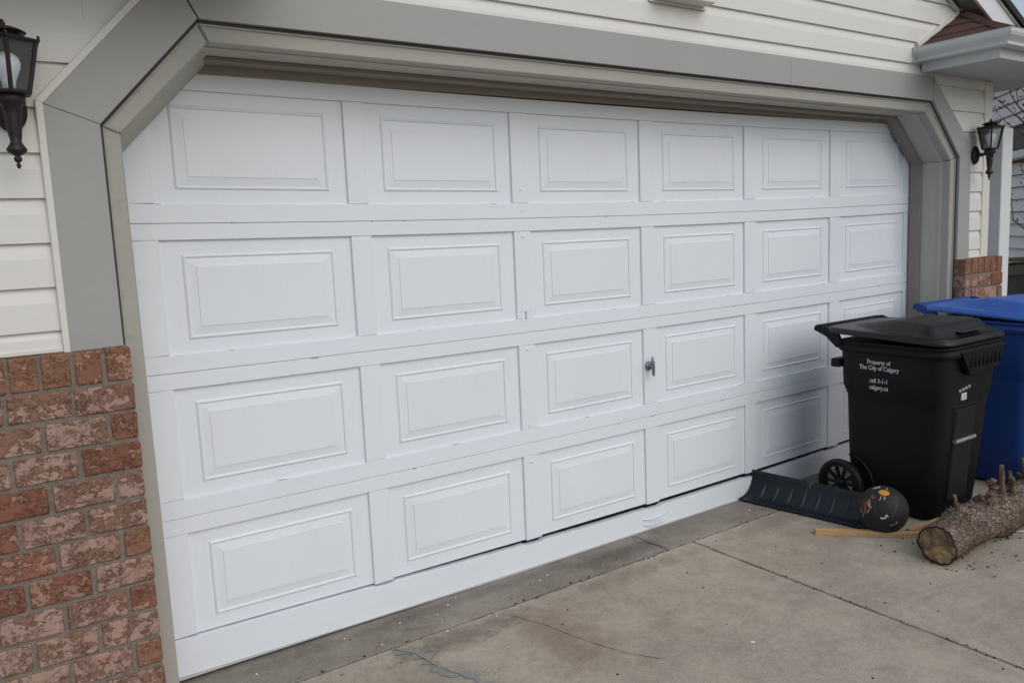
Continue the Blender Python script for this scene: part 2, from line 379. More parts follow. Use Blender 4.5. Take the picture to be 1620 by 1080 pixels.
for x, y, r in [(.72, -.22, .005), (.98, -.29, .006), (.86, -.10, .005), (.62, -.08, .004), (1.02, -.135, .004), (1.1, -.085, .005), (1.16, -.05, .004), (1.56, -.145, .005), (1.62, -.12, .005), (1.21, -.31, .005), (2.11, -.275, .007), (1.86, -1.12, .009), (.25, -.12, .006), (3.02, -.16, .006), (1.0, -.21, .003), (1.9, -.2, .003)]:
    ks = [2*PI*k/7 for k in range(7)]
    fl.xy([(x+math.cos(t)*r*rnd.uniform(.6, 1.2), y+math.sin(t)*r*rnd.uniform(.5, 1.1)) for t in ks], .0018, .0)
tag(fl.build('paint_flecks', WHITEF), 'tiny white paint flecks scattered on the concrete near the door', kind='stuff')
fl = MB()
for k in range(150):
    if k < 60: x, y = rnd.uniform(.3, 3.2), -.266+rnd.uniform(-.02, .012)
    elif k < 90: x, y = 2.441+rnd.uniform(-.012, .012), rnd.uniform(-2, -.3)
    else: x, y = rnd.uniform(.5, 4.2), rnd.uniform(-1.9, -.05)
    r = rnd.uniform(.0015, .0055); ks = [2*PI*i/6+rnd.random() for i in range(6)]; ks.sort()
    fl.xy([(x+math.cos(t)*r*rnd.uniform(.6, 1.5), y+math.sin(t)*r*rnd.uniform(.5, 1.1)) for t in ks], .003, .0)
tag(fl.build('debris', DEBR), 'dark specks and crumbs of dirt lying on the driveway', kind='stuff')

# ------------------------------------------------------------------ garage
gar = empty('garage', (2.4, 0, 0), 'cream sided garage with white panelled double door, taupe trim and brick bases', 'garage')
gar.location = (0, 0, 0)
DW = 4.88
def sg(x, s): return -s*4*x*(DW-x)/DW**2
def strip(name, x0, x1, z0, z1, s0, s1, yf=0.0, yb=.03, mat=None, parent=None, n=14, bevel=.0018):
    """board running along x whose bottom and top edges sag"""
    r = []
    for k in range(n+1):
        x = x0+(x1-x0)*k/n
        za = z0(x) if callable(z0) else z0+sg(x, s0); zb = z1(x) if callable(z1) else z1+sg(x, s1)
        r.append([(x, yf, za), (x, yf, zb), (x, yb, zb), (x, yb, za)])
    return MB().loft(r, True, 0, False).build(name, mat or RAIL, parent, bevel)
door = bpy.data.objects.new('garage_door', None); col.objects.link(door); door.parent = gar
XS = [(.081, .803), (.891, 1.597), (1.688, 2.387), (2.480, 3.185), (3.281, 3.988), (4.090, 4.822)]
X0, X1 = -.045, 4.876
S0, S1, S2, S3 = .031, .008, .017, .024
J1, J2, J3, JT = .6204, 1.1561, 1.6891, 2.215
ROWS = [(.170, .5593, S0, S1, J1), (.689, 1.097, S1, S2, J2), (1.221, 1.6303, S2, S3, J3), (1.757, 2.152, S3, .016, JT)]
# bottom board sags away from the panels above it
def gap(x): return .0030 + .019*max(0, min(1, (x-.55)/1.5))*(1-.35*max(0, (x-3.3)/1.6))
def bb_top(x):
    z = .1685+sg(x, S0)-gap(x) + .0020*noise.noise(Vector((x*22, 0, 0)))
    for a, b in zip(XS[:-1], XS[1:]):
        if a[1]-.005 < x < b[0]+.005: z -= .006
    return z
strip('bottom_board', X0, X1, .022, bb_top, S0*.8, 0, -.004, .03, RAIL, door, 240, .0012)
strip('weather_seal', X0, X1, lambda x: .004+.010*max(0, 1-x/1.9)+.001*noise.noise(Vector((x*3, 1, 0))), lambda x: .0215+sg(x, S0*.8), 0, 0, -.012, .02, SEAL, door, 60, .003)
MB().box((X0, .034, .0), (X1, .06, 2.3)).build('door_back', DARK, door)
prev = None
for ri, (zb, zt, sb, st_, jt) in enumerate(ROWS):
    lo = 0 if ri == 0 else ROWS[ri-1][4]
    slo = sb
    # rails
    strip('rail', X0, X1, zt, jt-.0010, st_, st_, 0, .03, RAIL, door)
    if ri: strip('rail', X0, X1, lo+.0006, zb, sb, sb, 0, .03, RAIL, door)
    # stiles
    edges = [(X0, XS[0][0])]+[(XS[i][1], XS[i+1][0]) for i in range(5)]+[(XS[5][1], X1)]
    for (a, b) in edges:
        xm = (a+b)/2; z0 = zb+sg(xm, sb)+.0008-(.004 if ri == 0 and a > .5 else 0); z1 = zt+sg(xm, st_)-.0008
        MB().box((a, .0012, z0), (b, .03, z1)).build('stile', DOOR, door, .0015)
    # panels: flat margin, raised bead, bevel, flat field
    for (a, b) in XS:
        mbp = MB(); mx, mz = .073, .051
        levels = [(0, 0, 0), (mx, mz, 0), (mx+.002, mz+.002, .0030), (mx+.007, mz+.007, .0062), (mx+.011, mz+.011, .0052), (mx+.0135, mz+.0135, .0008), (mx+.0145, mz+.0145, .0008), (mx+.046, mz+.045, .0050), (mx+.0466, mz+.0456, .0072)]
        rings = []
        for dx, dz, h in levels:
            y = .0125-h; ring = []
            for (x, z, s) in ((a+dx, zb+dz, sb), (b-dx, zb+dz, sb), (b-dx, zt-dz, st_), (a+dx, zt-dz, st_)):
                t = (z-zb)/(zt-zb); ring.append((x, y, z+sg(x, sb+(st_-sb)*t)))
            rings.append(ring)
        vs = [p for r in rings for p in r]; fs = []
        for k in range(len(rings)-1):
            for i in range(4): fs.append((k*4+i, k*4+(i+1) % 4, (k+1)*4+(i+1) % 4, (k+1)*4+i))
        fs.append(tuple(range((len(rings)-1)*4, len(rings)*4)))
        mbp.add(vs, fs); 
        me = mbp.mesh('panel', DOOR)
        link('panel', me, door)
# dark joint lines are the real gaps between rails; chipped paint flakes on the joints
ch = MB(); rnd = random.Random(11)
for (z, s) in ((J1, S1), (J2, S2), (J3, S3)):
    for k in range(5):
        x = rnd.uniform(.2, 4.6); l_ = rnd.uniform(.008, .03)
        ch.xz([(x, z+sg(x, s)-.003), (x+l_, z+sg(x, s)-.002), (x+l_*.7, z+sg(x, s)+.0012), (x+l_*.2, z+sg(x, s)+.0012)], -.0006, .002)
for (z, s, r) in ((.689, S1, 1), (1.221, S2, 1), (1.757, S3, 1)):
    for (a, b) in XS[:5]:
        for k in range(1):
            x = rnd.uniform(a, b-.06); l_ = rnd.uniform(.01, .05)
            ch.xz([(x, z+sg(x, s)-.0012), (x+l_, z+sg(x, s)-.001), (x+l_, z+sg(x, s)+.0003), (x, z+sg(x, s)+.0004)], -.0006, .002)
o = ch.build('paint_chip', painted('chip_grey', (.30, .29, .28), .3, .9), door); o['kind'] = 'stuff'
# latch handle
h = MB().lathe([(.0, -.001), (.024, -.001), (.024, -.006), (.019, -.010), (.009, -.012), (.009, -.034), (.0, -.034)], 18, (2.415, 0, .885), 'y')
hr = [(2.4145+.004*t, -.036, .885+z, r) for t, z, r in ((-1, .052, .004), (-.7, .045, .008), (-.3, .02, .0115), (0, 0, .0125), (.3, -.02, .0115), (.7, -.045, .008), (1, -.052, .004))]
h.tube([q[:3] for q in hr], [q[3]*.85 for q in hr], 12)
tag(h.build('latch_handle', PEWTER, door), 'small T shaped pewter latch handle')
# small keyhole plate
k_ = MB().box((1.617, -.001, 1.195), (1.668, .004, 1.262)).build('keyhole_plate', DOOR, door, .0015)
MB().lathe([(.0, -.0035), (.0065, -.0035), (.008, -.0015), (.008, .001)], 14, (1.643, 0, 1.236), 'y').build('keyhole', SEAL, k_)
MB().xz([(1.6405, 1.205), (1.6455, 1.205), (1.6445, 1.229), (1.6415, 1.229)], -.0018, .0).build('key_slot', DARK, k_)
for (x, z) in ((1.645, 1.062), (1.64, .70), (1.648, 1.70), (1.64, 1.80), (1.642, .52), (1.642, 1.585)):
    MB().lathe([(.0, -.0028), (.0075, -.0022), (.009, .0)], 12, (x, .001, z), 'y').build('bolt_head', DOOR, door)
# lift handle on bottom board, painted white
lh = MB()
for dz in (0, .030):
    lh.tube([(2.35, -.004, .034+dz), (2.375, -.012, .030+dz), (2.40, -.016, .028+dz), (2.44, -.018, .030+dz), (2.485, -.014, .030+dz), (2.51, -.004, .034+dz)], .0045, 8)
lh.xz([(2.355, .034), (2.505, .034), (2.505, .060), (2.355, .060)], -.0065, -.002)
lh.build('lift_handle', RAIL, door)

# --- opening surround: chamfered
def octo(l, lc, t, rc, r, zb):   # polyline of points from bottom left over the top to bottom right
    return [(l, zb), (l, lc[1]), (lc[0], t), (rc[0], t), (r, rc[1]), (r, zb)]
NI = [(-.044, .0), (-.050, 1.955), (.236, 2.252), (4.560, 2.238), (4.880, 1.950), (4.880, .0)]
NO = [(-.109, .0), (-.105, 1.977), (.206, 2.314), (4.600, 2.302), (4.936, 1.969), (4.936, .0)]
WO = [(-.255, 1.300), (-.2535, 2.032), (.130, 2.452), (4.600, 2.451), (5.075, 2.050), (5.092, 1.300)]
JO = [(-.274, 1.300), (-.274, 2.042), (.124, 2.474), (4.60, 2.452), (5.078, 2.052), (5.0925, 1.300)]
def trimset(name, A, B, yf, yb, mat, names=None, bevel=.0015, idx=range(5), shrink=.0008):
    out = []
    for i in idx:
        q = [A[i], A[i+1], B[i+1], B[i]]
        c = (sum(p[0] for p in q)/4, sum(p[1] for p in q)/4)
        q = [(p[0]+(c[0]-p[0])*shrink, p[1]+(c[1]-p[1])*shrink) for p in q]
        out.append(MB().xz(q, yf, yb).build(name, mat, gar, bevel))
    return out
trimset('brickmould', NI, NO, -.272, -.20, TRIMD, bevel=.005, shrink=.0014)
# raised back band of the brickmould
lerp = lambda A, B, t: [(a[0]+(b[0]-a[0])*t, a[1]+(b[1]-a[1])*t) for a, b in zip(A, B)]
trimset('trim_bead', lerp(NI, NO, .80), lerp(NI, NO, .95), -.278, -.270, TRIMD, bevel=.002)
WI = lerp(NO, WO, .025); WI[0] = (-.109, 1.306); WI[-1] = (4.938, 1.306)
trimset('trim_board', WI, WO, -.300, -.255, TRIM, bevel=.001, shrink=.0025)
MB().box((3.190, -.3006, 2.312), (3.1914, -.2995, 2.446)).build('trim_seam', painted('seam_line', (.16, .155, .15), .1, .7), gar)
# metal lip on the opening edge, darkened to paint the wide trim's shadow line
trimset('shadow_lip', lerp(NO, WO, -.035), lerp(NO, WO, .02), -.283, -.255, painted('trim_shadow_dark', (.05, .05, .05), .1, .6), bevel=0, shrink=.001)
# J channel: left vertical, left slope
for a, b in ((0, 1), (1, 2)):
    q = [WO[a], WO[b], JO[b], JO[a]]
    MB().xz(q, -.304, -.27).build('channel_trim', JCH, gar, .002)
# jamb: main board and door stop, each side its own board
def inner(A, y0, y1, off0, off1, name, mat):
    for i in range(5):
        (xa, za), (xb, zb) = A[i], A[i+1]; d = Vector((xb-xa, zb-za)).normalized(); nn = Vector((d.y, -d.x))   # inward
        f = lambda p, o: (p[0]+nn.x*o, p[1]+nn.y*o)
        a0, b0 = f((xa, za), off0), f((xb, zb), off0); a1, b1 = f((xa, za), off1), f((xb, zb), off1)
        MB().prism([(a0[0], y0, a0[1]), (b0[0], y0, b0[1]), (b1[0], y0, b1[1]), (a1[0], y0, a1[1])],
                   [(a0[0], y1, a0[1]), (b0[0], y1, b0[1]), (b1[0], y1, b1[1]), (a1[0], y1, a1[1])]).build(name, mat, gar, .0015)
inner(NI, -.202, -.004, -.03, -.002, 'jamb_board', JAMB)
_d = Vector((.286, .297)).normalized(); _n = Vector((_d.y, -_d.x))
def _o(p, o): return (p[0]+_n.x*o, p[1]+_n.y*o)
_a, _b = (-.056, 1.949), (.262, 2.279)
MB().prism([(_o(_a, .0)[0], -.196, _o(_a, .0)[1]), (_o(_b, .0)[0], -.196, _o(_b, .0)[1]), (_o(_b, -.02)[0], -.196, _o(_b, -.02)[1]), (_o(_a, -.02)[0], -.196, _o(_a, -.02)[1])],
           [(_o(_a, .050)[0], -.0045, _o(_a, .050)[1]), (_o(_b, .050)[0], -.0045, _o(_b, .050)[1]), (_o(_b, -.02)[0], -.0045, _o(_b, -.02)[1]), (_o(_a, -.02)[0], -.0045, _o(_a, -.02)[1])]).build('jamb_wedge', JAMB, gar)
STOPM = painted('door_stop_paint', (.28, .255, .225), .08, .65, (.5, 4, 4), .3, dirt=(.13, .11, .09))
inner(NI, -.082, -.006, -.001, .014, 'door_stop', STOPM)
inner(NI, -.222, -.198, -.002, .004, 'jamb_bead', JAMB)
# head stop closing above the door, warped
MB().box((-.06, -.004, 2.205), (4.95, .03, 2.34)).build('head_board', STOPM, gar, .001)
for i, s in ((1, 1), (3, -1)):
    (xa, za), (xb, zb) = NI[i], NI[i+1]
    MB().xz([(xa-.02*s, za-.0), (xb, zb+.0), (xb-.1*s, zb+.12), (xa-.12*s, za+.1)] if s > 0 else [(xa, za), (xb+.02, zb), (xb+.12, zb+.1), (xa+.1, za+.12)], -.0035, .028).build('corner_filler', STOPM, gar)

# --- wall core (behind siding), split round the opening
GX0, GX1, YW = -.52, 5.35, -.272
def gable_top(x): return 2.905 + .47*((x+.0) if x < 2.415 else (4.83-x)) - 0.0
core = MB()
core.xz([(GX0, 0), (-.12, 0), (-.12, 2.04), (-.12, 2.40), (GX0, 2.40)], YW, YW+.12)
core.xz([(4.95, 0), (GX1, 0), (GX1, 2.40), (4.95, 2.40)], YW, YW+.12)
core.xz([(GX0, 2.4005), (GX1, 2.4005), (GX1, 2.66), (2.415, 4.03), (GX0, 2.66)], YW, YW+.12)
core.xz([(-.1195, 2.06), (.12, 2.33), (.12, 2.40), (-.1195, 2.40)], YW, YW+.12)
core.xz([(4.9495, 2.06), (4.70, 2.33), (4.70, 2.40), (4.9495, 2.40)], YW, YW+.12)
core.xz([(.1205, 2.35), (4.6995, 2.35), (4.6995, 2.40), (.1205, 2.40)], YW, YW+.12)
core.box((GX0, YW+.1205, 0), (GX0+.12, 6.3, 2.6)); core.box((GX1-.12, YW+.1205, 0), (GX1, 6.3, 2.6)); core.box((GX0+.121, 6.18, 0), (GX1-.121, 6.3, 2.6))
core.build('wall_core', SIDING, gar)
# lap siding: each board its own part
def board(poly_fn, z0, pitch):
    zk = z0+pitch*.64
    mb = MB(); ok = False
    lowp = poly_fn(z0+.0005, zk); upp = poly_fn(zk, z0+pitch)
    if len(lowp) >= 3: mb.xz(lowp, lambda x, z: -.2925+.003*(z-z0)/pitch, -.2735); ok = True
    if len(upp) >= 3: mb.xz(upp, lambda x, z: -.2905+.0125*((z-zk)/(pitch*.36)), -.2735); ok = True
    if ok: mb.build('siding_board', SIDING, gar)
def clip_all(z0, z1, xa, xb, hs_):
    p = [(xa, z0), (xb, z0), (xb, z1), (xa, z1)]
    for h_ in hs_:
        p = half(p, *h_)
        if len(p) < 3: return []
    return p
# left of the opening
for k in range(8):
    z0 = 1.3705+.1303*(k-1) if k else 1.306
    pt = .1303 if k else .0645
    if z0 > 1.95: hh = [(1, -.914, -.18-.914*2.04)]
    else: hh = [(1, 0, -.18)]
    board(lambda a, b: clip_all(a, b, GX0+.055, .6, hh+([(1, -.914, -.18-.914*2.04)] if z0 > 1.95 else [])), z0, pt)
for k in range(9):
    z0 = 1.3615+.1288*(k-1) if k else 1.306
    pt = .1288 if k else .0555
    hh = [(-1, 0, -5.02)] if z0 < 1.93 else [(-1, -1.18, -(4.995+1.18*2.07))]
    board(lambda a, b: clip_all(a, b, 4.4, 5.256, hh), z0, pt)
# above the header, up into the gable
sl_ = .47; apex = gable_top(2.415)-.035
zz = 2.3865
while zz < 4.0:
    board(lambda a, b: clip_all(max(a, 2.41), b, -.48, 5.27, [(.47, 1, apex+.47*2.415), (-.47, 1, apex-.47*2.415)] + ([(.52, 1, 99)] )), zz, .1275)
    zz += .1275
# corner posts, starter strips
MB().box((5.257, -.298, 1.306), (5.352, -.262, 2.47)).build('corner_post', JCH, gar, .003)
MB().box((GX0-.002, -.298, 1.306), (GX0+.052, -.262, 2.47)).build('corner_post', JCH, gar, .003)
MB().box((-.47, -.299, 1.3065), (-.2745, -.27, 1.318)).build('starter_strip', JCH, gar, .001)
MB().box((5.095, -.299, 1.3065), (5.256, -.27, 1.318)).build('starter_strip', JCH, gar, .001)

# --- brick bases
def brick_mesh(l, d, h_, seed, mat):
    rnd = random.Random(seed); bm = bmesh.new(); bmesh.ops.create_cube(bm, size=1)
    for v in bm.verts: v.co = Vector((v.co.x*l, v.co.y*d, v.co.z*h_))
    bmesh.ops.bevel(bm, geom=list(bm.edges), offset=.0042, segments=1, affect='EDGES', profile=.6)
    for v in bm.verts: v.co += Vector((rnd.uniform(-1, 1)*.0014, rnd.uniform(-1, 1)*.0012, rnd.uniform(-1, 1)*.0013))
    me = bpy.data.meshes.new('brick'); bm.to_mesh(me); bm.free(); me.materials.append(mat); return me
PX, PZ, MO = .1755, .0925, .0125
ST = [brick_mesh(PX-MO, .08, PZ-MO, i, BRICK) for i in range(5)] + [brick_mesh(PX-MO, .08, PZ-MO, i+9, BRICKR) for i in range(2)]
HD = [brick_mesh(PX/2-MO, .08, PZ-MO, i+20, BRICKR) for i in range(2)] + [brick_mesh(PX/2-MO, .08, PZ-MO, i+30, SOLD) for i in range(2)] + [brick_mesh(PX/2-MO, .08, PZ-MO, i+33, BRICK) for i in range(2)]
SD = [brick_mesh(.0715, .082, .098, i+40, SOLD) for i in range(5)]
SDE = brick_mesh(.0715, .082, .098, 51, BRICKR)
def place(me, x, y, z, parent, tilt=.006):
    o = bpy.data.objects.new('brick', me); col.objects.link(o); o.parent = parent
    o.location = (x+random.uniform(-1, 1)*.0012, y+random.uniform(-1, 1)*.0018, z+random.uniform(-1, 1)*.001)
    o.rotation_euler = (0, random.uniform(-1, 1)*tilt, random.uniform(-1, 1)*tilt); return o
def brick_base(xr, xl, sign, label):
    """courses start at xr and run in direction sign to xl"""
    wl = bpy.data.objects.new('brick_base', None); col.objects.link(wl); wl.parent = gar; wl['label'] = label
    random.seed(5 if sign < 0 else 8)
    ln = abs(xl-xr)
    n = int(round(ln/.0835))
    for k in range(n):
        place(random.choice(SD) if random.random() < .8 else SDE, xr+sign*(.0835*k+.036), -.3195, 1.2565, wl)
    z = 1.1955-(PZ-MO)/2; r = 0
    while z > -.03:
        x = 0
        first = PX if r % 2 == 0 else PX/2
        while x < ln-.02:
            wd = first if x == 0 else PX
            last = x+wd > ln+.01
            if last: wd = ln-x+MO
            if wd < .04: break
            if abs(wd-PX) < .02: me = random.choice(ST)
            elif abs(wd-PX/2) < .02: me = random.choice(HD)
            else: me = random.choice(ST)
            o = place(me, xr+sign*(x+(wd-MO)/2), -.320, z, wl)
            base_l = (PX-MO) if me in ST else (PX/2-MO)
            o.scale = ((wd-MO)/base_l, 1, 1)
            x += wd
        z -= PZ; r += 1
    a, b = sorted((xr, xl))
    MB().box((a+.004, -.3535, -.05), (b-.004, -.2745, 1.298)).build('mortar', MORTAR, wl)
    return wl
brick_base(-.1005, -.5885, -1, 'pink and red brick base left of the door')
brick_base(4.938, 5.4405, 1, 'brick base right of the door, behind the blue cart')
# sloped mortar cap on top
MB().xz([(-.5865, 1.2985), (-.104, 1.2985), (-.104, 1.304), (-.5865, 1.304)], -.352, -.2745).build('mortar_cap', MORTAR, gar)

_before = set(col.objects)
# --- cornice return, eave, gutter, shingles
YR = -.79; XG = 4.42; ZG = 2.60; XE = 5.85
rs = [(y, r) for y, r in ()]
# fascia + soffit
so_ = MB()
k = 0; x = XG+.055
while x < XE-.03:
    so_.box((x, YR+.06, 2.4705), (min(x+.0480, XE-.03), -.300, 2.480)); x += .0545
x_ = -.2985
while x_ < 6.2:
    so_.box((GX1+.004, x_, 2.4705), (XE-.03, x_+.098, 2.480)); x_ += .104
so_.box((XG+.055, YR+.06, 2.4812), (XE-.03, -.28, 2.486)); so_.box((GX1+.004, -.2795, 2.4812), (XE-.03, 6.3, 2.486))
so_.build('soffit_boards', SOFFIT, gar)
MB().box((XG+.040, YR+.045, 2.466), (XG+.0545, -.2955, 2.58)).build('fascia', GUTTER, gar, .001)
MB().box((XG+.0555, YR+.045, 2.466), (XE-.015, YR+.0595, 2.58)).build('fascia', GUTTER, gar, .001)
MB().box((XE-.029, YR+.06, 2.466), (XE-.015, 6.3, 2.58)).build('fascia', GUTTER, gar, .001)
def gutter(path, name='gutter'):
    # K-style profile (outward u, z)
    prof = [(.0, .0), (.062, .0), (.066, .004), (.066, .022), (.074, .034), (.092, .058), (.098, .078), (.098, .098), (.101, .104), (.096, .106), (.086, .103), (.092, .098), (.092, .080), (.06, .03), (.058, .004), (.0, .004)]
    rings = []
    for i, (p, nn) in enumerate(path):
        rings.append([(p[0]+nn[0]*u, p[1]+nn[1]*u, p[2]+z*.79) for u, z in prof])
    return MB().loft(rings, True, 0, False).build(name, GUTTER, gar, .001)
zg = 2.520
gutter([((XG+.038, -.2955, zg), (-1, 0)), ((XG+.038, YR+.043, zg), (-1, -1))]); 
gutter([((XG+.039, YR+.043, zg), (-1, -1)), ((XE-.013, YR+.043, zg), (1, -1))])
gutter([((XE-.013, YR+.044, zg), (1, -1)), ((XE-.013, 6.3, zg), (1, 0))])
MB().box((XG-.062, -.2965, zg-.002), (XG+.037, -.2935, zg+.087)).build('gutter_end_cap', GUTTER, gar, .001)
# flashing trim on wall following the return roof and the rake
def wall_strip(a, b, wd, y0=-.306, y1=-.27, name='channel_trim', mat=JCH):
    d = (Vector(b)-Vector(a)).normalized(); nn = Vector((-d.y, d.x))*wd
    q = [a, b, (b[0]+nn.x, b[1]+nn.y), (a[0]+nn.x, a[1]+nn.y)]
    return MB().xz(q, y0, y1).build(name, mat, gar, .0015)
SLR = .52
rz = lambda x: 2.610+SLR*(x-XG)            # left slope of the return
wall_strip((XG-.01, rz(XG)-.002), (4.925, rz(4.925)-.002), .026)
# roof deck of the return (left slope triangle + front slope)
xh = XG-YR-.28   # where the hip meets the wall
hipx = XG+(abs(YR)-.28)
deck = MB()
L0, L1, L2 = (XG-.03, -.285), (XG-.03, YR-.03), (hipx, -.285)
fz = lambda y: 2.610+SLR*(-(YR)+y)*1.0
deck.prism([(L0[0], L0[1], rz(L0[0])-.004), (L1[0], L1[1], rz(L1[0])-.004), (L2[0], L2[1], rz(L2[0])-.004)], [(L0[0], L0[1], rz(L0[0])-.02), (L1[0], L1[1], rz(L1[0])-.02), (L2[0], L2[1], rz(L2[0])-.02)])
Q = [(XG-.03, YR-.03), (XE+.03, YR-.03), (XE+.03, -.285), (hipx, -.285)]
deck.prism([(x, y, fz(y)-.004) for x, y in Q], [(x, y, fz(y)-.02) for x, y in Q])
deck.build('roof_deck', DARK, gar)
rt = bpy.data.objects.new('return_roof', None); col.objects.link(rt); rt.parent = gar; rt['label'] = 'small brown shingled hip roof over the eave return'
def shingle(poly, zf, lift, th=.006, drop=None):
    if len(poly) < 3: return
    top = [(x, y, zf(x, y)+lift) for x, y in poly]; bot = [(x, y, zf(x, y)+lift-th) for x, y in poly]
    MB().prism(top, bot).build('shingle', SHING, rt)
ex = .142; rnd = random.Random(21)
hipk = XG-YR       # hip line: x - XG = y - YR
for c_ in range(6):
    x0 = XG-.035+c_*ex; y = YR-.06-(c_ % 2)*.09
    while y < -.29:
        wd = rnd.choice([.20, .26, .31]); p = [(x0, y+.0012), (x0+ex+.012, y+.0012), (x0+ex+.012, y+wd-.0012), (x0, y+wd-.0012)]
        p = half(p, 1, -1, hipk); p = half(p, 0, 1, -.309) if p else p
        if p and len(p) >= 3: shingle(p, lambda a, b, x0=x0: rz(a)+.008-.05*(a-x0), rnd.uniform(0, .0015))
        y += wd
for c_ in range(6):
    y0 = YR-.035+c_*ex; x = XG-.06-(c_ % 2)*.09
    while x < XE+.03:
        wd = rnd.choice([.20, .26, .31]); p = [(x+.0012, y0), (x+wd-.0012, y0), (x+wd-.0012, y0+ex+.012), (x+.0012, y0+ex+.012)]
        p = half(p, -1, 1, -hipk); p = half(p, 0, 1, -.29) if p else p
        if p and len(p) >= 3: shingle(p, lambda a, b, y0=y0: fz(b)+.008-.05*(b-y0), rnd.uniform(0, .0015))
        x += wd
for k in range(6):   # ridge caps along the hip
    a = XG-.03+k*.10; b = a+.125
    pts = []
    for (u, dz) in ((a, 0), (b, -.004)):
        pts.append([(u-.0, u-hipk+.055, rz(u)+.012+dz), (u+.0, u-hipk, rz(u)+.020+dz), (u+.055, u-hipk, rz(u)+.012+dz), (u, u-hipk, rz(u)+.008+dz)])
    if b < hipx+.03: MB().loft(pts, True, 0, False).build('ridge_cap', SHING, rt)
# the same return on the left corner (just above the frame; it shades the wall below it)
_new = [o for o in col.objects if o not in _before and o.type == 'MESH']
rt2 = bpy.data.objects.new('return_roof', None); col.objects.link(rt2); rt2.parent = gar; rt2['label'] = 'small brown shingled hip roof over the eave return'
for o in _new:
    me = o.data.copy()
    for v in me.vertices: v.co.x = 4.83-v.co.x
    me.flip_normals()
    q = o.copy(); q.data = me; col.objects.link(q); q.parent = rt2 if o.parent == rt else gar
# rakes of the main gable
EDGE = painted('dark_shingle_edge', (.035, .032, .034), .3, .95, (3, 3, 3), .5)
for s in (1, -1):
    f = lambda x: x if s > 0 else 4.83-x
    zr = lambda x: 2.905-.47*(x-4.843)        # bottom of barge on the right side, y=-.42
    xa, xb = 2.415, 5.42
    MB().xz([(f(xa), zr(xa)), (f(xb), zr(xb)), (f(xb), zr(xb)+.145), (f(xa), zr(xa)+.145)], -.42, -.402).build('barge_board', BARGE, gar, .001)
    MB().xz([(f(xa), zr(xa)+.1455), (f(xb), zr(xb)+.1455), (f(xb), zr(xb)+.158), (f(xa), zr(xa)+.158)], -.432, -.40).build('rake_trim', JCH, gar, .001)
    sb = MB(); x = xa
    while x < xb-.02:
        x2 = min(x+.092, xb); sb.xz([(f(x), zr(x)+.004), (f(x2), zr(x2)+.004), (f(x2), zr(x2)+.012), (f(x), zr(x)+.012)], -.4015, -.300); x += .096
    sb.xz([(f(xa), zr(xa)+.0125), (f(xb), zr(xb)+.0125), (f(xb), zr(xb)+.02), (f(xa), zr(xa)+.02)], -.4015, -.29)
    sb.build('rake_soffit', painted('shaded_soffit', (.20, .205, .20), .05, .6), gar)  # darker than the eave soffit: shade under the rake put into the colour
    MB().xz([(f(xa), zr(xa)+.160), (f(xb+.1), zr(xb+.1)+.160), (f(xb+.1), zr(xb+.1)+.205), (f(xa), zr(xa)+.205)], -.452, 6.5).build('roof_slope', EDGE, gar)
    # wall edge trim under the soffit
    if s > 0: wall_strip((4.925, zr(4.925)-.012), (4.70, zr(4.70)-.012), .020)
# small box on the wall above the header
pb = empty('wall_box', (2.37, -.33, 2.62), 'small beige box fixed to the siding above the garage header', 'wall box')
MB().box((-.165, .03, 0), (.165, -.045, .28)).build('box_body', JCH, pb, .006, 2)
MB().box((-.185, .038, -.012), (.185, .030, .30)).build('box_flange', JCH, pb, .002)

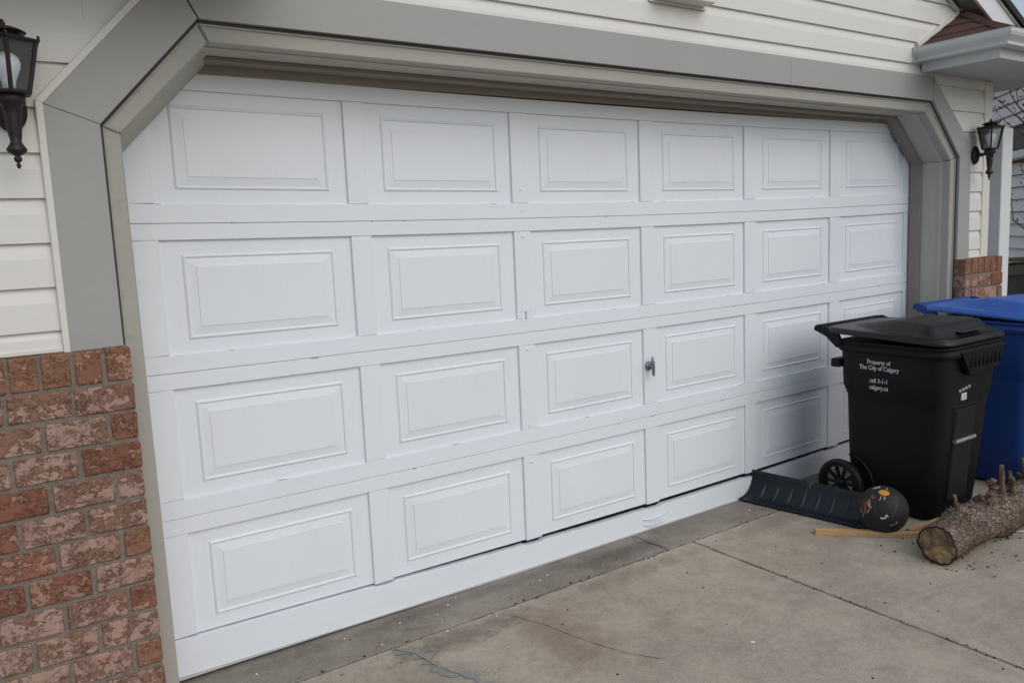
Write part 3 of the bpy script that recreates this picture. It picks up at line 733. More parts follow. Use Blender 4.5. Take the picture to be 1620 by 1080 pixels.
# ------------------------------------------------------------------ lanterns
def lantern(x, y, z, label, rot):
    """z: centre of the wall plate; front is -y"""
    L = empty('wall_lantern', (x, y, z), label, 'wall lantern', 'wall lanterns beside the garage door')
    bp_ = MB(); rings = []
    for (r, dy) in ((1.0, 0), (1.0, -.008), (.86, -.016), (.80, -.018), (.45, -.028), (.2, -.030)):
        rings.append([(.042*r*math.cos(t), dy, .066*r*math.sin(t)) for t in [2*PI*k/28 for k in range(28)]])
    bp_.loft(rings).build('backplate', BRONZE, L)
    yo = -.098
    MB().tube([(0, -.02, .0), (0, -.05, -.004), (0, -.075, .004), (0, yo, .012)], [.012, .010, .012, .015], 12).build('arm', BRONZE, L)
    prof = [(.0, -.190), (.004, -.186), (.006, -.178), (.003, -.172), (.009, -.166), (.010, -.158), (.006, -.152), (.022, -.140), (.025, -.132), (.016, -.116), (.013, -.108), (.016, -.09), (.021, -.03), (.024, -.002), (.034, .004), (.034, .028), (.026, .036), (.0, .036)]
    MB().lathe(prof, 20, (0, yo, 0)).build('stem', BRONZE, L)
    n = 6; zb, zt, rb, rt_ = .030, .178, .047, .078
    hexp = lambda r, zz, off=0: [(r*math.cos(PI/6+2*PI*k/n+off), yo+r*math.sin(PI/6+2*PI*k/n+off), zz) for k in range(n)]
    MB().loft([hexp(rb+.008, zb), hexp(rb+.010, zb+.004), hexp(rb+.006, zb+.009), hexp(rb*.5, zb+.010)], True, 0, False).build('cage_base', BRONZE, L, .001)
    bars = hexp(rb+.003, zb+.005); bart = hexp(rt_+.002, zt)
    for k in range(n):
        MB().tube([bars[k], bart[k]], .0055, 6).build('cage_bar', BRONZE, L)
    gb, gt = hexp(rb, zb+.008), hexp(rt_-.002, zt-.001)
    for k in range(n):
        k2 = (k+1) % n; c0 = Vector((0, yo, 0))
        pan = [gb[k], gb[k2], gt[k2], gt[k]]
        inn = [(c0.x+(p[0]-c0.x)*.975, c0.y+(p[1]-c0.y)*.975, p[2]) for p in pan]
        MB().prism(pan, inn).build('back_plate' if k in (0, 1) else 'glass_pane', BRONZE if k in (0, 1) else GLASS, L)
    # flared top ring with little corner knobs
    MB().loft([hexp(rt_+.001, zt), hexp(rt_+.010, zt+.001), hexp(rt_+.014, zt+.005), hexp(rt_+.004, zt+.010), hexp(.056, zt+.018), hexp(.042, zt+.024), hexp(.04, zt+.020), hexp(rt_-.006, zt+.003)], True, 0, False).build('top_ring', BRONZE, L, .001)
    kn = hexp(rt_+.009, zt+.008)
    for k in range(n): MB().lathe([(.0, -.004), (.004, -.003), (.0032, .004), (.0045, .008), (.0, .012)], 8, kn[k]).build('knob', BRONZE, L)
    roof = [(r_, zt+.020+(h_-.020)*.62) for r_, h_ in [(.038, .020), (.038, .036), (.052, .038), (.054, .042), (.044, .052), (.026, .064), (.010, .071), (.006, .074), (.0085, .080), (.0085, .085), (.004, .090), (.006, .096), (.0, .103)]]
    MB().lathe(roof, 20, (0, yo, 0)).build('roof_cap', BRONZE, L)
    bu = [(.0, zb+.010), (.0155, zb+.011), (.0165, zb+.034), (.019, zb+.044), (.025, zb+.060), (.031, zb+.078), (.0325, zb+.092), (.029, zb+.107), (.019, zb+.119), (.008, zb+.124), (.0, zb+.1245)]
    MB().lathe(bu, 22, (0, yo, 0)).build('bulb', BULB, L)
    L.rotation_euler = (0, 0, rot); return L
l1 = lantern(-.338, -.296, 2.008, 'dark bronze lantern nearest the camera, left of the door above the brick, clear bulb showing', 0); l1.scale = (1.04, 1.04, .91)

l2 = lantern(5.135, -.296, 1.985, 'dark bronze lantern on the narrow siding strip right of the door', 0); l2.scale = (.98, .98, .90)

# ------------------------------------------------------------------ white post, fence, neighbour
pt = empty('white_post', (5.60, -.18, 0), 'tall white square post just past the right garage corner', 'post')
MB().box((-.045, -.10, 0), (.10, .12, 2.185)).build('post_shaft', POSTM, pt, .004)
MB().box((-.041, -.07, 2.1855), (.094, .115, 2.193)).build('post_cap', POSTM, pt, .001)

fd = Vector((.93, -.37, 0)).normalized()     # along the fence (to the right, towards camera)
fo = Vector((7.1, .75, 0)); fn_ = Vector((fd.y, -fd.x, 0))
fe = empty('wooden_fence', tuple(fo), 'weathered grey green board fence below the neighbouring house', 'fence'); fe.rotation_euler = (0, 0, math.atan2(fd.y, fd.x))
for k in range(-5, 26):
    MB().box((k*.142, 0, 0), (k*.142+.136, .02, 1.13+.006*math.sin(k*2.1))).build('fence_board', FENCE, fe, .002)
MB().box((-.8, -.045, 1.02), (3.7, -.002, 1.11)).build('fence_rail', FRAIL, fe, .002)
MB().box((-.8, -.06, 1.145), (3.7, .04, 1.18)).build('fence_cap', FRAIL, fe, .002)
MB().box((-.8, -.045, .2), (3.7, -.002, .29)).build('fence_rail', FRAIL, fe, .002)

nd = Vector((.747, .665, 0)).normalized(); no_ = Vector((10.0, 2.2, 0))
nh = empty('neighbour_house', tuple(no_), 'beige lap sided house beyond the fence at the far right', 'house'); nh.rotation_euler = (0, 0, math.atan2(-nd.y, -nd.x))
MB().box((-9, 0.02, 0), (3.7, 6, 3.15)).build('house_wall', painted('neighbour_shadow_backing', (.24, .22, .20), .05, .8), nh)  # backing coloured dark to paint shadow lines in the slits below the boards
for k in range(23):
    z = .35+k*.125
    if 2.08 < z < 2.38: continue
    MB().prism([(-9, -.028, z+.007), (3.7, -.028, z+.007), (3.7, -.002, z+.125), (-9, -.002, z+.125)], [(-9, .0195, z+.007), (3.7, .0195, z+.007), (3.7, .0195, z+.125), (-9, .0195, z+.125)]).build('siding_board', NEIGH, nh)
MB().box((-9, -.12, 2.21), (3.7, .0, 2.37)).build('lower_roof_edge', NTRIM, nh, .01)
MB().box((-9, -.13, 2.13), (3.7, .0, 2.205)).build('lower_fascia', NEIGH, nh, .005)
MB().box((-9.2, -.3, 3.17), (3.9, 6.2, 3.28)).build('house_roof', SHING, nh, .01)
MB().box((-9, -.02, .0), (3.7, .019, .35)).build('foundation', MORTAR, nh)

# tree just outside the frame whose twigs enter on the right
C0 = Vector((CAMX, CAMY, CAMZ)); 
def at_px(px, py, dist):   # point at a real distance along a sight line, used to site far things
    d = (-CB*1272.56 + CR*(px-810) - CU*(py-540)).normalized(); return C0+d*dist
tb = at_px(1735, 420, 8.2); tb.z = 0
tr = empty('ornamental_tree', tuple(tb), 'bare branched tree with small dark red leaves at the right edge', 'tree')
tk = MB(); rnd = random.Random(4)
tk.tube([(0, 0, 0), (.03, .01, .6), (-.02, .03, 1.2), (.02, 0, 1.8), (.0, .02, 2.5)], [.07, .055, .045, .035, .02], 9)
lv = MB(); br = MB()
def twig(p, d, r, ln, depth):
    pts = [p]; q = p.copy(); dd = d.copy()
    for k in range(4):
        dd = (dd+Vector((rnd.uniform(-.3, .3), rnd.uniform(-.3, .3), rnd.uniform(-.12, .25)))).normalized(); q = q+dd*ln/4; pts.append(q.copy())
    br.tube([tuple(a) for a in pts], [r, r*.85, r*.7, r*.5, r*.3], 5)
    if depth:
        for k in (2, 3, 4): twig(pts[k], (dd+Vector((rnd.uniform(-.9, .9), rnd.uniform(-.9, .9), rnd.uniform(-.4, .7)))).normalized(), r*.5, ln*.55, depth-1)
    if depth < 2:
        for k in range(5):
            c = pts[rnd.randint(2, 4)]+Vector((rnd.uniform(-.05, .05),)*3)+Vector((rnd.uniform(-.04, .04), rnd.uniform(-.04, .04), rnd.uniform(-.04, .04)))
            u = Vector((rnd.uniform(-1, 1), rnd.uniform(-1, 1), rnd.uniform(-1, 1))).normalized(); v_ = u.cross(Vector((.3, .2, 1))).normalized(); sz = rnd.uniform(.012, .024)
            a = [c-u*sz, c+v_*sz*.5, c+u*sz, c-v_*sz*.5]; nn = u.cross(v_)*.003
            lv.prism([tuple(t-nn*.2) for t in a], [tuple(t+nn*.2) for t in a])
for tx, ty, r in ((1598, 188, .011), (1604, 330, .012), (1600, 352, .009), (1640, 120, .012), (1655, 250, .012), (1612, 228, .009)):
    e_ = at_px(tx, ty, 8.2)-tb; s_ = Vector((0, .01, min(2.4, max(1.0, e_.z-.35)))); d_ = e_-s_
    twig(s_, d_.normalized(), r, d_.length, 1)
for k in range(5):
    t = k*2.4; twig(Vector((0, 0, 1.2+k*.14)), Vector((math.cos(t), math.sin(t)*.8+.3, .6)).normalized(), .015, .8, 2)
tk.build('trunk', TBARK, tr); br.build('branches', TBARK, tr); o = lv.build('leaves', REDL, tr); o['kind'] = 'stuff'

# ------------------------------------------------------------------ carts
def rrect(cx, y0, y1, hw, r, z, n=6, zf=None):
    """rounded rectangle ring; y0 back (larger), y1 front (smaller)"""
    pts = []
    for (sx, yy, a0) in ((1, y0, 0), (-1, y0, 90), (-1, y1, 180), (1, y1, 270)):
        ccx = cx+sx*(hw-r); ccy = yy-r if yy == y0 else yy+r
        for k in range(n+1):
            t = math.radians(a0+90*k/n); x = ccx+r*math.cos(t); y = ccy+r*math.sin(t)
            pts.append((x, y, zf(x, y) if zf else z))
    return pts
def cart(loc, label, body_m, lid_m, text, zs=1.0, rot=0):
    """local: origin on the ground under the centre; handle at +y, front at -y"""
    c = empty('wheeled_cart', loc, label, 'garbage bin', 'wheeled carts beside the garage door')
    c.rotation_euler = (0, 0, rot); c.scale = (1, 1, zs)
    Z = [(.015, .222, .250, -.200, .06), (.05, .238, .270, -.214, .07), (.30, .254, .284, -.238, .075), (.60, .265, .292, -.262, .08), (.630, .268, .293, -.266, .08), (.690, .295, .302, -.272, .08), (.80, .299, .305, -.280, .08), (.885, .303, .308, -.288, .08)]
    rings = [rrect(0, yb, yf, hw, r, z) for z, hw, yb, yf, r in Z]
    body = MB().loft(rings).build('body', body_m, c)
    # moulded rim: two rolled lips
    R = [(.880, .303, .308, -.288), (.884, .318, .316, -.312), (.897, .325, .320, -.320), (.912, .325, .320, -.320), (.917, .312, .310, -.304), (.926, .312, .310, -.304), (.930, .321, .316, -.312), (.939, .321, .316, -.312), (.943, .308, .306, -.298)]
    MB().loft([rrect(0, yb, yf, hw, .085, z) for z, hw, yb, yf in R]).build('rim', body_m, c)
    # front grab skirt, a trapezoid hanging from the rim
    sk = MB()
    prof = [(-.10, -.352, .905), (.245, -.352, .905), (.225, -.318, .80), (-.02, -.318, .79)]
    sk.prism([(-.205, -.329, .912), (.250, -.329, .912), (.215, -.314, .800), (-.085, -.314, .785)], [(-.205, -.280, .912), (.250, -.280, .912), (.215, -.268, .800), (-.085, -.268, .785)])
    for k in range(8):
        x = -.10+k*.042; sk.box((x, -.3272, .825), (x+.004, -.316, .895))
    sk.build('grab_skirt', body_m, c, .004)
    # raised ledge under the skirt & recess for the lift bar
    MB().prism([(-.13, -.272, .60), (.085, -.272, .60), (.075, -.234, .10), (-.12, -.234, .10)], [(-.13, -.24, .60), (.085, -.24, .60), (.075, -.21, .10), (-.12, -.21, .10)]).build('front_recess', DARK, c, .008)
    for (a, b) in (((-.145, -.257, .61), (-.130, -.209, .09)), ((.095, -.257, .61), (.082, -.209, .09))):
        MB().tube([a, b], .009, 8).build('recess_edge', body_m, c)
    MB().tube([(-.148, -.260, .612), (.098, -.260, .612)], .009, 8).build('recess_edge', body_m, c)
    MB().tube([(-.125, -.265, .43), (.075, -.265, .43)], .0125, 14).build('lift_bar', STEEL, c)
    # handle and its gussets
    hz = 1.0
    hd = MB().tube([(-.31, .425, hz-.008), (-.30, .432, hz), (.30, .432, hz), (.31, .425, hz-.008)], .0155, 12)
    hd.build('handle', body_m, c)
    for s in (-1, 1):
        gz = [(.440, .985), (.440, 1.008), (.405, 1.018), (.30, .985), (.27, .92), (.300, .895), (.335, .925), (.37, .955)]
        x = s*.300
        MB().prism([(x-.014, y, z) for y, z in gz], [(x+.014, y, z) for y, z in gz]).build('handle_bracket', body_m, c, .004)
        MB().box((s*.20, .290, .785), (s*.299, .345, .832)).build('hinge_block', body_m, c, .005)
    # lid
    zl = lambda x, y: .9495+.030*max(0, min(1, (y+.30)/.66))
    rg = []
    for (ins, dz) in ((.0, 0), (-.010, .001), (-.012, .012), (-.004, .025), (.012, .029)):
        rg.append(rrect(0, .382-ins*.5, -.306+ins, .318-ins, .085, 0, 8, lambda x, y, dz=dz: zl(x, y)+dz))
    lid = MB().loft(rg)
    # top surface with wedge shaped plateau rising towards the front
    def top(x, y):
        b = zl(x, y)+.029
        wd = .10+.15*max(0, min(1, (.33-y)/.55)); e = max(0, min(1, (wd+.05-abs(x))/.05)); e2 = max(0, min(1, (y+.26)/.075)); e3 = max(0, min(1, (.34-y)/.30))
        return b+.062*e*e2*e3-.006*(1-e)
    lid.v = lid.v; n_ = 26
    gx = [-.306+.612*i/n_ for i in range(n_+1)]; gy = [-.290+.664*i/n_ for i in range(n_+1)]
    vs = []
    def sq(x, y):   # pull grid corners onto the rounded outline
        hx, y0, y1, r = .308, .378, -.296, .078; cx = max(-hx+r, min(hx-r, x)); cy = max(y1+r, min(y0-r, y))
        dx, dy = x-cx, y-cy; d = math.hypot(dx, dy)
        if d > r: dx *= r/d; dy *= r/d
        return cx+dx, cy+dy
    for yy in gy:
        for xx in gx:
            a, b = sq(xx*1.02, yy*1.02); vs.append((a, b, top(a, b)))
    fs = [(j*(n_+1)+i, j*(n_+1)+i+1, (j+1)*(n_+1)+i+1, (j+1)*(n_+1)+i) for j in range(n_) for i in range(n_)]
    lid.add(vs, fs, 0, True)
    lo_ = lid.build('lid', lid_m, c)
    lo_.modifiers.new('weld', 'WELD').merge_threshold = .0005
    MB().box((-.10, -.275, 1.000), (.12, -.170, 1.0035)).build('lid_plate', lid_m, c, .002).rotation_euler = (0, 0, 0)
    if True:
        hg = MB()
        for s in (-1, 1): hg.tube([(s*.25-.03, .36, .985), (s*.25+.03, .36, .985)], .017, 12)
        hg.build('lid_hinge', lid_m, c)
    # wheels with arches
    for s in (-1, 1):
        xw = s*.315
        whl = bpy.data.objects.new('wheel', None); col.objects.link(whl); whl.parent = c; whl.location = (xw, .262, .134)
        hw = .024
        MB().lathe([(.108, -hw*.8), (.118, -hw), (.130, -hw*.8), (.134, -hw*.3), (.134, hw*.3), (.130, hw*.8), (.118, hw), (.108, hw*.8), (.104, 0), (.108, -hw*.8)], 40, (0, 0, 0), 'x', 0, False).build('tyre', TYRE, whl)
        MB().lathe([(.0, -.020), (.020, -.020), (.024, -.014), (.024, .014), (.020, .020), (.0, .020)], 18, (0, 0, 0), 'x').build('hub', TYRE, whl)
        MB().lathe([(.094, -.014), (.106, -.016), (.106, .016), (.094, .014), (.094, -.014)], 36, (0, 0, 0), 'x', 0, False).build('wheel_rim', TYRE, whl)
        for k in range(10):
            t = 2*PI*k/10; ca, sa = math.cos(t), math.sin(t); q = []
            for rr_, w_ in ((.020, .0055), (.096, .0075)):
                q.append([(-.009, rr_*ca-w_*sa, rr_*sa+w_*ca), (-.009, rr_*ca+w_*sa, rr_*sa-w_*ca), (.009, rr_*ca+w_*sa, rr_*sa-w_*ca), (.009, rr_*ca-w_*sa, rr_*sa+w_*ca)])
            MB().loft(q, True, 0, False).build('spoke', TYRE, whl)
        ar = MB(); rg2 = []
        for k in range(13):
            t = math.radians(-6+k*7.6); rg2.append([(s*.222, .235-math.cos(t)*q, .134+math.sin(t)*q) if False else (xx, .262-math.cos(t)*q, .134+math.sin(t)*q) for xx, q in ((s*.215, .150), (s*.262, .150), (s*.262, .159), (s*.215, .159))])
        ar.loft(rg2, True, 0, True).build('wheel_arch', body_m, c)
    MB().tube([(-.315, .262, .134), (.315, .262, .134)], .011, 10).build('axle', STEEL, c)
    if text:
        lines = [('Property of', .827, .0335), ('The City of Calgary', .7945, .0335), ('call 3-1-1', .7255, .033), ('calgary.ca', .6895, .033)]
        for i, (tx, z, sz) in enumerate(lines):
            cu = bpy.data.curves.new('lettering', 'FONT'); cu.body = tx; cu.size = sz; cu.align_x = 'CENTER'; cu.extrude = .0004; cu.offset = .0003; cu.space_character = 1.0
            cu.resolution_u = 3; ob = bpy.data.objects.new('lettering_source', cu); col.objects.link(ob)
            dg = bpy.context.evaluated_depsgraph_get(); me = bpy.data.meshes.new_from_object(ob.evaluated_get(dg)); bpy.data.objects.remove(ob)
            me.materials.clear(); me.materials.append(PRINT)
            o = link('lettering', me, c)
            # text plane faces -x; reading direction is -y
            o.matrix_local = Matrix(((0, 0, -1, -.3035 if z > .80 else -.3008 if z > .74 else -.2985), (-.84, 0, 0, .055), (0, 1, 0, z), (0, 0, 0, 1)))
        MB().box((-.085, -.2745, .648), (-.035, -.262, .683)).build('sticker', PRINT, c)
        lb = MB()
        for r_ in range(3): lb.box((-.078+.004*r_, -.2752, .654+r_*.009), (-.043, -.2746, .6585+r_*.009))
        lb.build('sticker_print', PRINTD, c)
        for k in range(4): MB().box((-.115+k*.031, -.2765, .692+.004*k), (-.095+k*.031, -.264, .708+.004*k)).build('stamped_number', PRINTD, c, .001)
    return c
cart((3.775, -.70, 0), 'black wheeled garbage cart with white city lettering beside the door', BLACKP, BLACKL, True)
cart((4.67, -.775, 0), 'blue wheeled recycling cart behind the black one, cut off by the frame', BLUEP, BLUEL, False, 1.045, -.07)

# ------------------------------------------------------------------ shovel blade
sh = empty('snow_shovel', (3.155, -.015, 0), 'dark navy ribbed snow shovel blade lying on the concrete by the cart', 'snow shovel')
sh.rotation_euler = (0, 0, math.atan2(-1, .155))
# local: x runs along the cutting edge (away from the door), y = up the blade (towards +x world)
prof = [(-.050, .010), (-.030, .008), (.0, .011), (.030, .022), (.055, .043), (.075, .072), (.087, .102), (.093, .132), (.094, .150)]
LEN = .80; nx = 330; vs = []; fs = []
ribs = [.075+.083*k for k in range(8)]
def rib(x, t):
    h = 0
    for r_ in ribs: h = max(h, math.exp(-((x-r_-.02*t)/.0050)**2))
    return h*.014*max(0, math.sin(PI*min(1, max(0, (t-.12)/.62))))**.6
for i in range(nx+1):
    x = LEN*i/nx
    for j, (u, z) in enumerate(prof):
        t = j/(len(prof)-1); k = rib(x, t)
        cut = 0
        if j == len(prof)-1 and .335 < x < .375: cut = .045
        if j == len(prof)-2 and .345 < x < .365: cut = .022
        tp = 0.012*(x/LEN)*t
        vs.append((x+.012*t*(1-x/LEN*2)*.0, u*1.0-k*(z > .03)*.9, z+k*.55-cut-tp))
np_ = len(prof)
for i in range(nx):
    for j in range(np_-1): fs.append((i*np_+j, i*np_+j+1, (i+1)*np_+j+1, (i+1)*np_+j))
b_ = MB().add(vs, fs, 0, True).build('blade', NAVY, sh)
sm_ = b_.modifiers.new('thick', 'SOLIDIFY'); sm_.thickness = .006; sm_.offset = -1
for xe in (0.0, LEN): MB().tube([(xe, u-.002, z+.004) for u, z in prof], .0065, 8).build('side_rim', NAVY, sh)
MB().tube([(0, .094, .150), (.33, .094, .146)], .0055, 8).build('top_rim', NAVY, sh)
MB().tube([(.38, .094, .145), (LEN, .094, .139)], .0055, 8).build('top_rim', NAVY, sh)
MB().box((0, -.058, .003), (LEN, -.048, .017)).build('cutting_edge', NAVY, sh, .002)
MB().tube([(.355, .10, .05), (.355, .15, .075)], .022, 12).build('handle_socket', NAVY, sh)

# ------------------------------------------------------------------ ball
BR = .121
bc = Vector((3.258, -.812, BR))
bl_ = empty('basketball', tuple(bc), 'scuffed black basketball with coloured doodles against the shovel', 'ball')
bm = bmesh.new(); bmesh.ops.create_uvsphere(bm, u_segments=48, v_segments=32, radius=BR)
me = bpy.data.meshes.new('ball_skin'); bm.to_mesh(me); bm.free(); me.materials.append(BALL)
for p in me.polygons: p.use_smooth = True
link('ball_skin', me, bl_)
bv = (C0-bc).normalized(); br_ = CR.copy(); br_ = (br_-bv*br_.dot(bv)).normalized(); bu_ = bv.cross(br_)*1.0
if bu_.z < 0: bu_ = -bu_
def bpt(u, v, lift):     # u,v in ball radii on the side that faces the driveway
    w_ = math.sqrt(max(0.0, 1-u*u-v*v)); d = br_*u+bu_*v+bv*w_; return tuple(d*(BR+lift))
def bpatch(pts, mat, lift=.0006, name='doodle'):
    cx = sum(p[0] for p in pts)/len(pts); cy = sum(p[1] for p in pts)/len(pts); n = len(pts)
    vs = [bpt(cx, cy, lift)]+[bpt((p[0]+cx)/2, (p[1]+cy)/2, lift) for p in pts]+[bpt(p[0], p[1], lift*.6) for p in pts]
    fs = [(0, 1+i, 1+(i+1) % n) for i in range(n)]+[(1+i, 1+n+i, 1+n+(i+1) % n, 1+(i+1) % n) for i in range(n)]
    o_ = MB().add(vs, fs, 0, True); o_.build(name, mat, bl_)
def bline(pts, wd, mat, name='doodle'):
    MB().tube([bpt(u, v, .0002) for u, v in pts], wd, 6).build(name, mat, bl_)
ORG = plastic('orange_print', (.62, .27, .03), .6, .15); WHT = plastic('grey_white_print', (.5, .5, .52), .6, .1)
RED = plastic('faded_red_print', (.22, .05, .045), .6, .3); TAN = plastic('tan_print', (.38, .23, .09), .6, .3); TEAL = plastic('teal_print', (.07, .15, .13), .6, .2)
GRV = plastic('ball_seam', (.085, .08, .09), .7, .2)
bpatch([(.10+.205*math.cos(t)*1.0, .68+.115*math.sin(t)-.03*math.cos(t)) for t in [2*PI*k/16 for k in range(16)]], ORG)
bline([(.0, .56), (-.06, .45), (-.12, .35), (-.05, .43)], .0016, WHT); bline([(.10, .55), (.09, .45), (.05, .38), (.13, .48)], .0016, WHT)
for k in range(5): bline([(-.30+k*.06, .84+.012*k), (-.27+k*.06, .90+.012*k)], .0022, WHT)
bline([(.18, .82), (.23, .87), (.25, .80)], .0022, WHT)
bpatch([(-.42, .50), (-.36, .62), (-.28, .60), (-.30, .52), (-.20, .48), (-.30, .44), (-.38, .42)], RED)
bpatch([(-.60, .36), (-.56, .30), (-.50, .44), (-.44, .38), (-.46, .26), (-.42, .06), (-.50, .04), (-.58, .18)], TAN)
bpatch([(-.90, .02), (-.84, .12), (-.78, .04), (-.78, -.12), (-.86, -.16)], RED); bpatch([(-.72, .34), (-.64, .30), (-.62, .02), (-.70, -.05), (-.74, .10)], RED)
bline([(-.66, -.02), (-.74, -.16), (-.80, -.30)], .0022, TAN); bline([(-.62, -.14), (-.56, -.06), (-.52, .02)], .0020, WHT)
bpatch([(-.14, -.36), (-.04, -.40), (.08, -.36), (.14, -.28), (.20, -.30), (.14, -.20), (.06, -.24), (.08, -.31), (-.02, -.35), (-.12, -.32)], WHT)
bpatch([(.14, -.64), (.30, -.66), (.44, -.60), (.54, -.54), (.46, -.44), (.44, -.56), (.30, -.60)], TEAL)
bline([(-.30, .30), (-.31, .05), (-.26, -.18), (-.14, -.19)], .0013, GRV, 'seam'); bline([(.50, .60), (.54, .40), (.50, .10), (.40, -.14), (.30, -.30)], .0016, GRV, 'seam')

# ------------------------------------------------------------------ sticks
def stick(a, b, w_, h_, label, z0=0.0):
    a, b = Vector(a), Vector(b); d = b-a; ln = d.length
    r = empty('wood_stick', (a.x, a.y, z0), label, 'wood stick', 'pine sticks near the log'); r.rotation_euler = (0, 0, math.atan2(d.y, d.x))
    o = MB().box((0, -w_/2, 0), (ln, w_/2, h_)).build('stick_body', PINE, r, .002, 2)
    MB().box((-.0012, -w_/2+.002, .002), (.001, w_/2-.002, h_-.002)).build('sawn_end', PINEE, r)
    return r
stick((2.985, -.605), (3.545, -1.190), .034, .027, 'long pine stick passing under the log from beside the ball')
stick((3.335, -.905), (3.62, -.93), .032, .024, 'short pine stick between the ball and the log')

# ------------------------------------------------------------------ log
lg = empty('log', (3.075, -1.19, .0), 'rough barked log with cut branch stubs lying across a pine stick', 'log')
A = Vector((0, 0, .093)); Bv = Vector((1.38, .02, .122))
na, nr_ = 260, 96; vs = []; fs = []
def lrad(t, th):
    r = .0895+.012*t
    for c0, w0, amp in ((.26, .035, .012), (.335, .03, .010), (.56, .04, .016), (.80, .045, .014), (1.08, .05, .014)):
        r += 1.5*amp*math.exp(-((t*1.38-c0)/w0)**2)*(.6+.9*noise.noise(Vector((t*8, math.cos(th)*2, math.sin(th)*2))))
    p = Vector((t*1.38*16, math.cos(th)*3.4, math.sin(th)*3.4))
    r += .010*noise.noise(Vector((t*5, math.cos(th)*1.3, math.sin(th)*1.3)))
    r += .0050*noise.noise(p)+.0030*noise.noise(p*2.7)+.0018*noise.noise(p*6.5)
    r -= .003*(abs(noise.noise(p*1.6)) < .09)
    return r
for i in range(na+1):
    t = i/na; c = A.lerp(Bv, t)+Vector((0, .012*math.sin(t*7), .006*math.sin(t*9)))
    for k in range(nr_):
        th = 2*PI*k/nr_; r = lrad(t, th)
        vs.append((c.x, c.y+r*math.cos(th)*1.02, c.z+r*math.sin(th)*.98))
for i in range(na):
    for k in range(nr_): fs.append((i*nr_+k, i*nr_+(k+1) % nr_, (i+1)*nr_+(k+1) % nr_, (i+1)*nr_+k))
MB().add(vs, fs, 0, True).build('bark', BARK, lg)
def cutface(t, off, s):
    c = A.lerp(Bv, t)+Vector((0, .012*math.sin(t*7), .006*math.sin(t*9))); n1 = 10; v2 = [(0, 0, 0)]; f2 = []
    for j in range(1, n1+1):
        for k in range(48):
            th = 2*PI*k/48; r = lrad(t, th)*j/n1*.955
            yy, zz_ = r*math.cos(th)*1.02, r*math.sin(th)*.98
            dx = .010*noise.noise(Vector((yy*14, zz_*14, 1)))+(.006 if zz_ > .012+.25*yy*yy*8-.1*yy else -.002)*min(1, (1-j/n1)*4)
            v2.append((dx, yy, zz_))
    for k in range(48): f2.append((0, 1+k, 1+(k+1) % 48))
    for j in range(n1-1):
        for k in range(48): f2.append((1+j*48+k, 1+j*48+(k+1) % 48, 1+(j+1)*48+(k+1) % 48, 1+(j+1)*48+k))
    o = MB().add(v2, f2, 0, True).build('cut_face', CUT, lg); o.location = (c.x+off, c.y, c.z); return o
cutface(0, .003, -1); cutface(1, -.003, 1)
# dark bark rim round the cut
rg = []
for k in range(97):
    th = 2*PI*k/96; r = lrad(0, th)
    rg.append((A.x-.001, A.y+r*.975*math.cos(th)*1.02, A.z+r*.975*math.sin(th)*.98))
MB().tube(rg, .0038, 6, 0, False).build('bark_rim', BARKRING, lg)
rs_ = random.Random(31)
def stub(pts, r0, r1, mat=None, n=10):
    P = [Vector(p) for p in pts]; Q = []; m_ = 9
    for i in range(m_+1):
        t = i/m_; u = t*(len(P)-1); k = min(int(u), len(P)-2); q = P[k].lerp(P[k+1], u-k)
        Q.append(q+Vector((rs_.uniform(-1, 1), rs_.uniform(-1, 1), rs_.uniform(-.4, .4)))*r0*.16)
    rr2 = [(r0+(r1-r0)*i/m_)*(1+.55*max(0, 1-i/2.2))*rs_.uniform(.86, 1.14) for i in range(m_+1)]
    mb = MB().tube([tuple(p) for p in Q], rr2, n, 0, True)
    d = (Q[-1]-Q[-2]).normalized()
    for k in range(n):      # splintered tip
        v = Vector(mb.v[m_*n+k])+d*rs_.uniform(-.35, .75)*r1
        for idx in [a for a, p in enumerate(mb.v) if (Vector(p)-Vector(mb.v[m_*n+k])).length < 1e-7]: mb.v[idx] = tuple(v)
    mb.build('branch_stub', mat or STUB, lg)
def on_log(x, th, r=.08): 
    t = x/1.38; c = A.lerp(Bv, t); return Vector((x, c.y+r*math.cos(th), c.z+r*math.sin(th)))
def st2(x, thd, ln, lean, r0, r1, mat=None, bend=(0, 0, 0)):
    ln = ln*(1.35 if mat is None else .85); th = math.radians(thd); a = on_log(x, th, .07); d = Vector((lean, math.cos(th), math.sin(th))).normalized()
    stub([a, a+d*(.03+ln*.3)+Vector(bend)*.3+Vector((.004, .003, 0)), a+d*(.03+ln*.62)+Vector(bend)], r0*1.08, r1, mat)
st2(.205, 88, .115, -.32, .0145, .0105, BARK); st2(.155, 92, .090, -.62, .0040, .0034)
st2(.255, 70, .085, .05, .0090, .0070); st2(.22, 60, .05, -.3, .009, .006, BARK)
st2(.50, 92, .105, .02, .0185, .0150, None, (.01, 0, 0)); st2(.475, 80, .075, -.75, .0105, .0085, BARK); st2(.46, 105, .05, -.9, .009, .008)
st2(.385, 75, .035, -.6, .015, .010, BARK); st2(.61, 95, .19, -.20, .0155, .0105, None, (-.012, 0, .0)); st2(.66, 60, .12, -.3, .012, .007, BARK)
st2(.72, 100, .10, -.5, .014, .010); st2(.80, 70, .12, .3, .012, .009, BARK); st2(.84, 120, .07, .2, .013, .008, BARK)
st2(.27, -55, .030, .3, .010, .006, BARK); st2(.50, -38, .05, .4, .010, .006, BARK); st2(.62, 0, .035, .5, .017, .012, BARK); st2(.46, 10, .02, .1, .020, .013, BARK); st2(.56, -30, .03, -.4, .012, .008, BARK)
st2(.95, 80, .13, -.2, .014, .009); st2(1.1, 20, .06, .3, .013, .009)
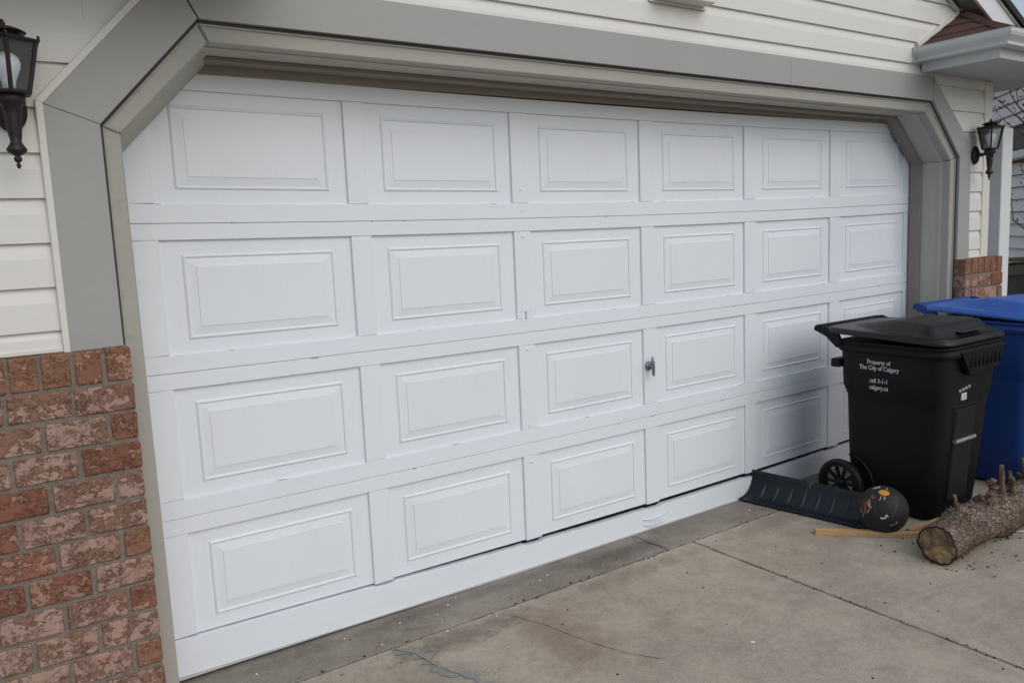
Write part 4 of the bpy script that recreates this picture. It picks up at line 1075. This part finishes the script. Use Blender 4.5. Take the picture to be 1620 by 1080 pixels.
for k in range(26):
    x = random.Random(k).choice([.2, .25, .31, .45, .55, .60, .68, .78, .86])+random.Random(k+50).uniform(-.04, .04)
    st2(x, random.Random(k+9).uniform(20, 150), random.Random(k+3).uniform(.01, .03), random.Random(k+5).uniform(-.9, .6), .006, .002, BARK)
fk = MB(); rq = random.Random(77)
for k in range(420):
    t = rq.random()*.98; th = rq.uniform(0, 2*PI); c = A.lerp(Bv, t)+Vector((0, .012*math.sin(t*7), .006*math.sin(t*9))); rr3 = lrad(t, th)
    n3 = Vector((0, math.cos(th), math.sin(th))); p = c+n3*(rr3-.001); tx = Vector((1, 0, 0)); ty = n3.cross(tx)
    a_ = rq.uniform(0, PI); u = (tx*math.cos(a_)+ty*math.sin(a_))*rq.uniform(.004, .011); v_ = (ty*math.cos(a_)-tx*math.sin(a_))*rq.uniform(.003, .007); l_ = n3*rq.uniform(.001, .006)
    q4 = [p-u-v_, p+u-v_*.6+l_, p+u*.7+v_+l_, p-u*.8+v_*.8]
    fk.prism([tuple(x+n3*.0012) for x in q4], [tuple(x-n3*.002) for x in q4])
o = fk.build('bark_flakes', BARK, lg); o['kind'] = 'stuff'
fk = MB(); rq = random.Random(5)
for k in range(170):
    x = 3.05+rq.random()*1.3; y = -1.19+rq.gauss(0, .13); z = .0
    sz = rq.uniform(.0025, .008); ks = sorted(rq.uniform(0, 2*PI) for _ in range(5))
    fk.xy([(x+math.cos(t)*sz*1.3, y+math.sin(t)*sz*.8) for t in ks], .0035+sz*.3, .0)
for k in range(70):
    x = 3.0+rq.random()*1.6; y = -.02-rq.random()*1.0; sz = rq.uniform(.0015, .005); ks = sorted(rq.uniform(0, 2*PI) for _ in range(5))
    fk.xy([(x+math.cos(t)*sz*1.3, y+math.sin(t)*sz*.8) for t in ks], .003, .0)
tag(fk.build('bark_crumbs', BARK), 'brown bark crumbs and grit scattered round the log and carts', kind='stuff')
wr = MB().tube([(3.62, -1.20, .004), (3.68, -1.225, .012), (3.74, -1.235, .006), (3.80, -1.27, .003), (3.90, -1.285, .003)], .003, 6).build('wire', WIRE)
tag(wr, 'thin white bit of wire poking out beneath the log', 'wire')
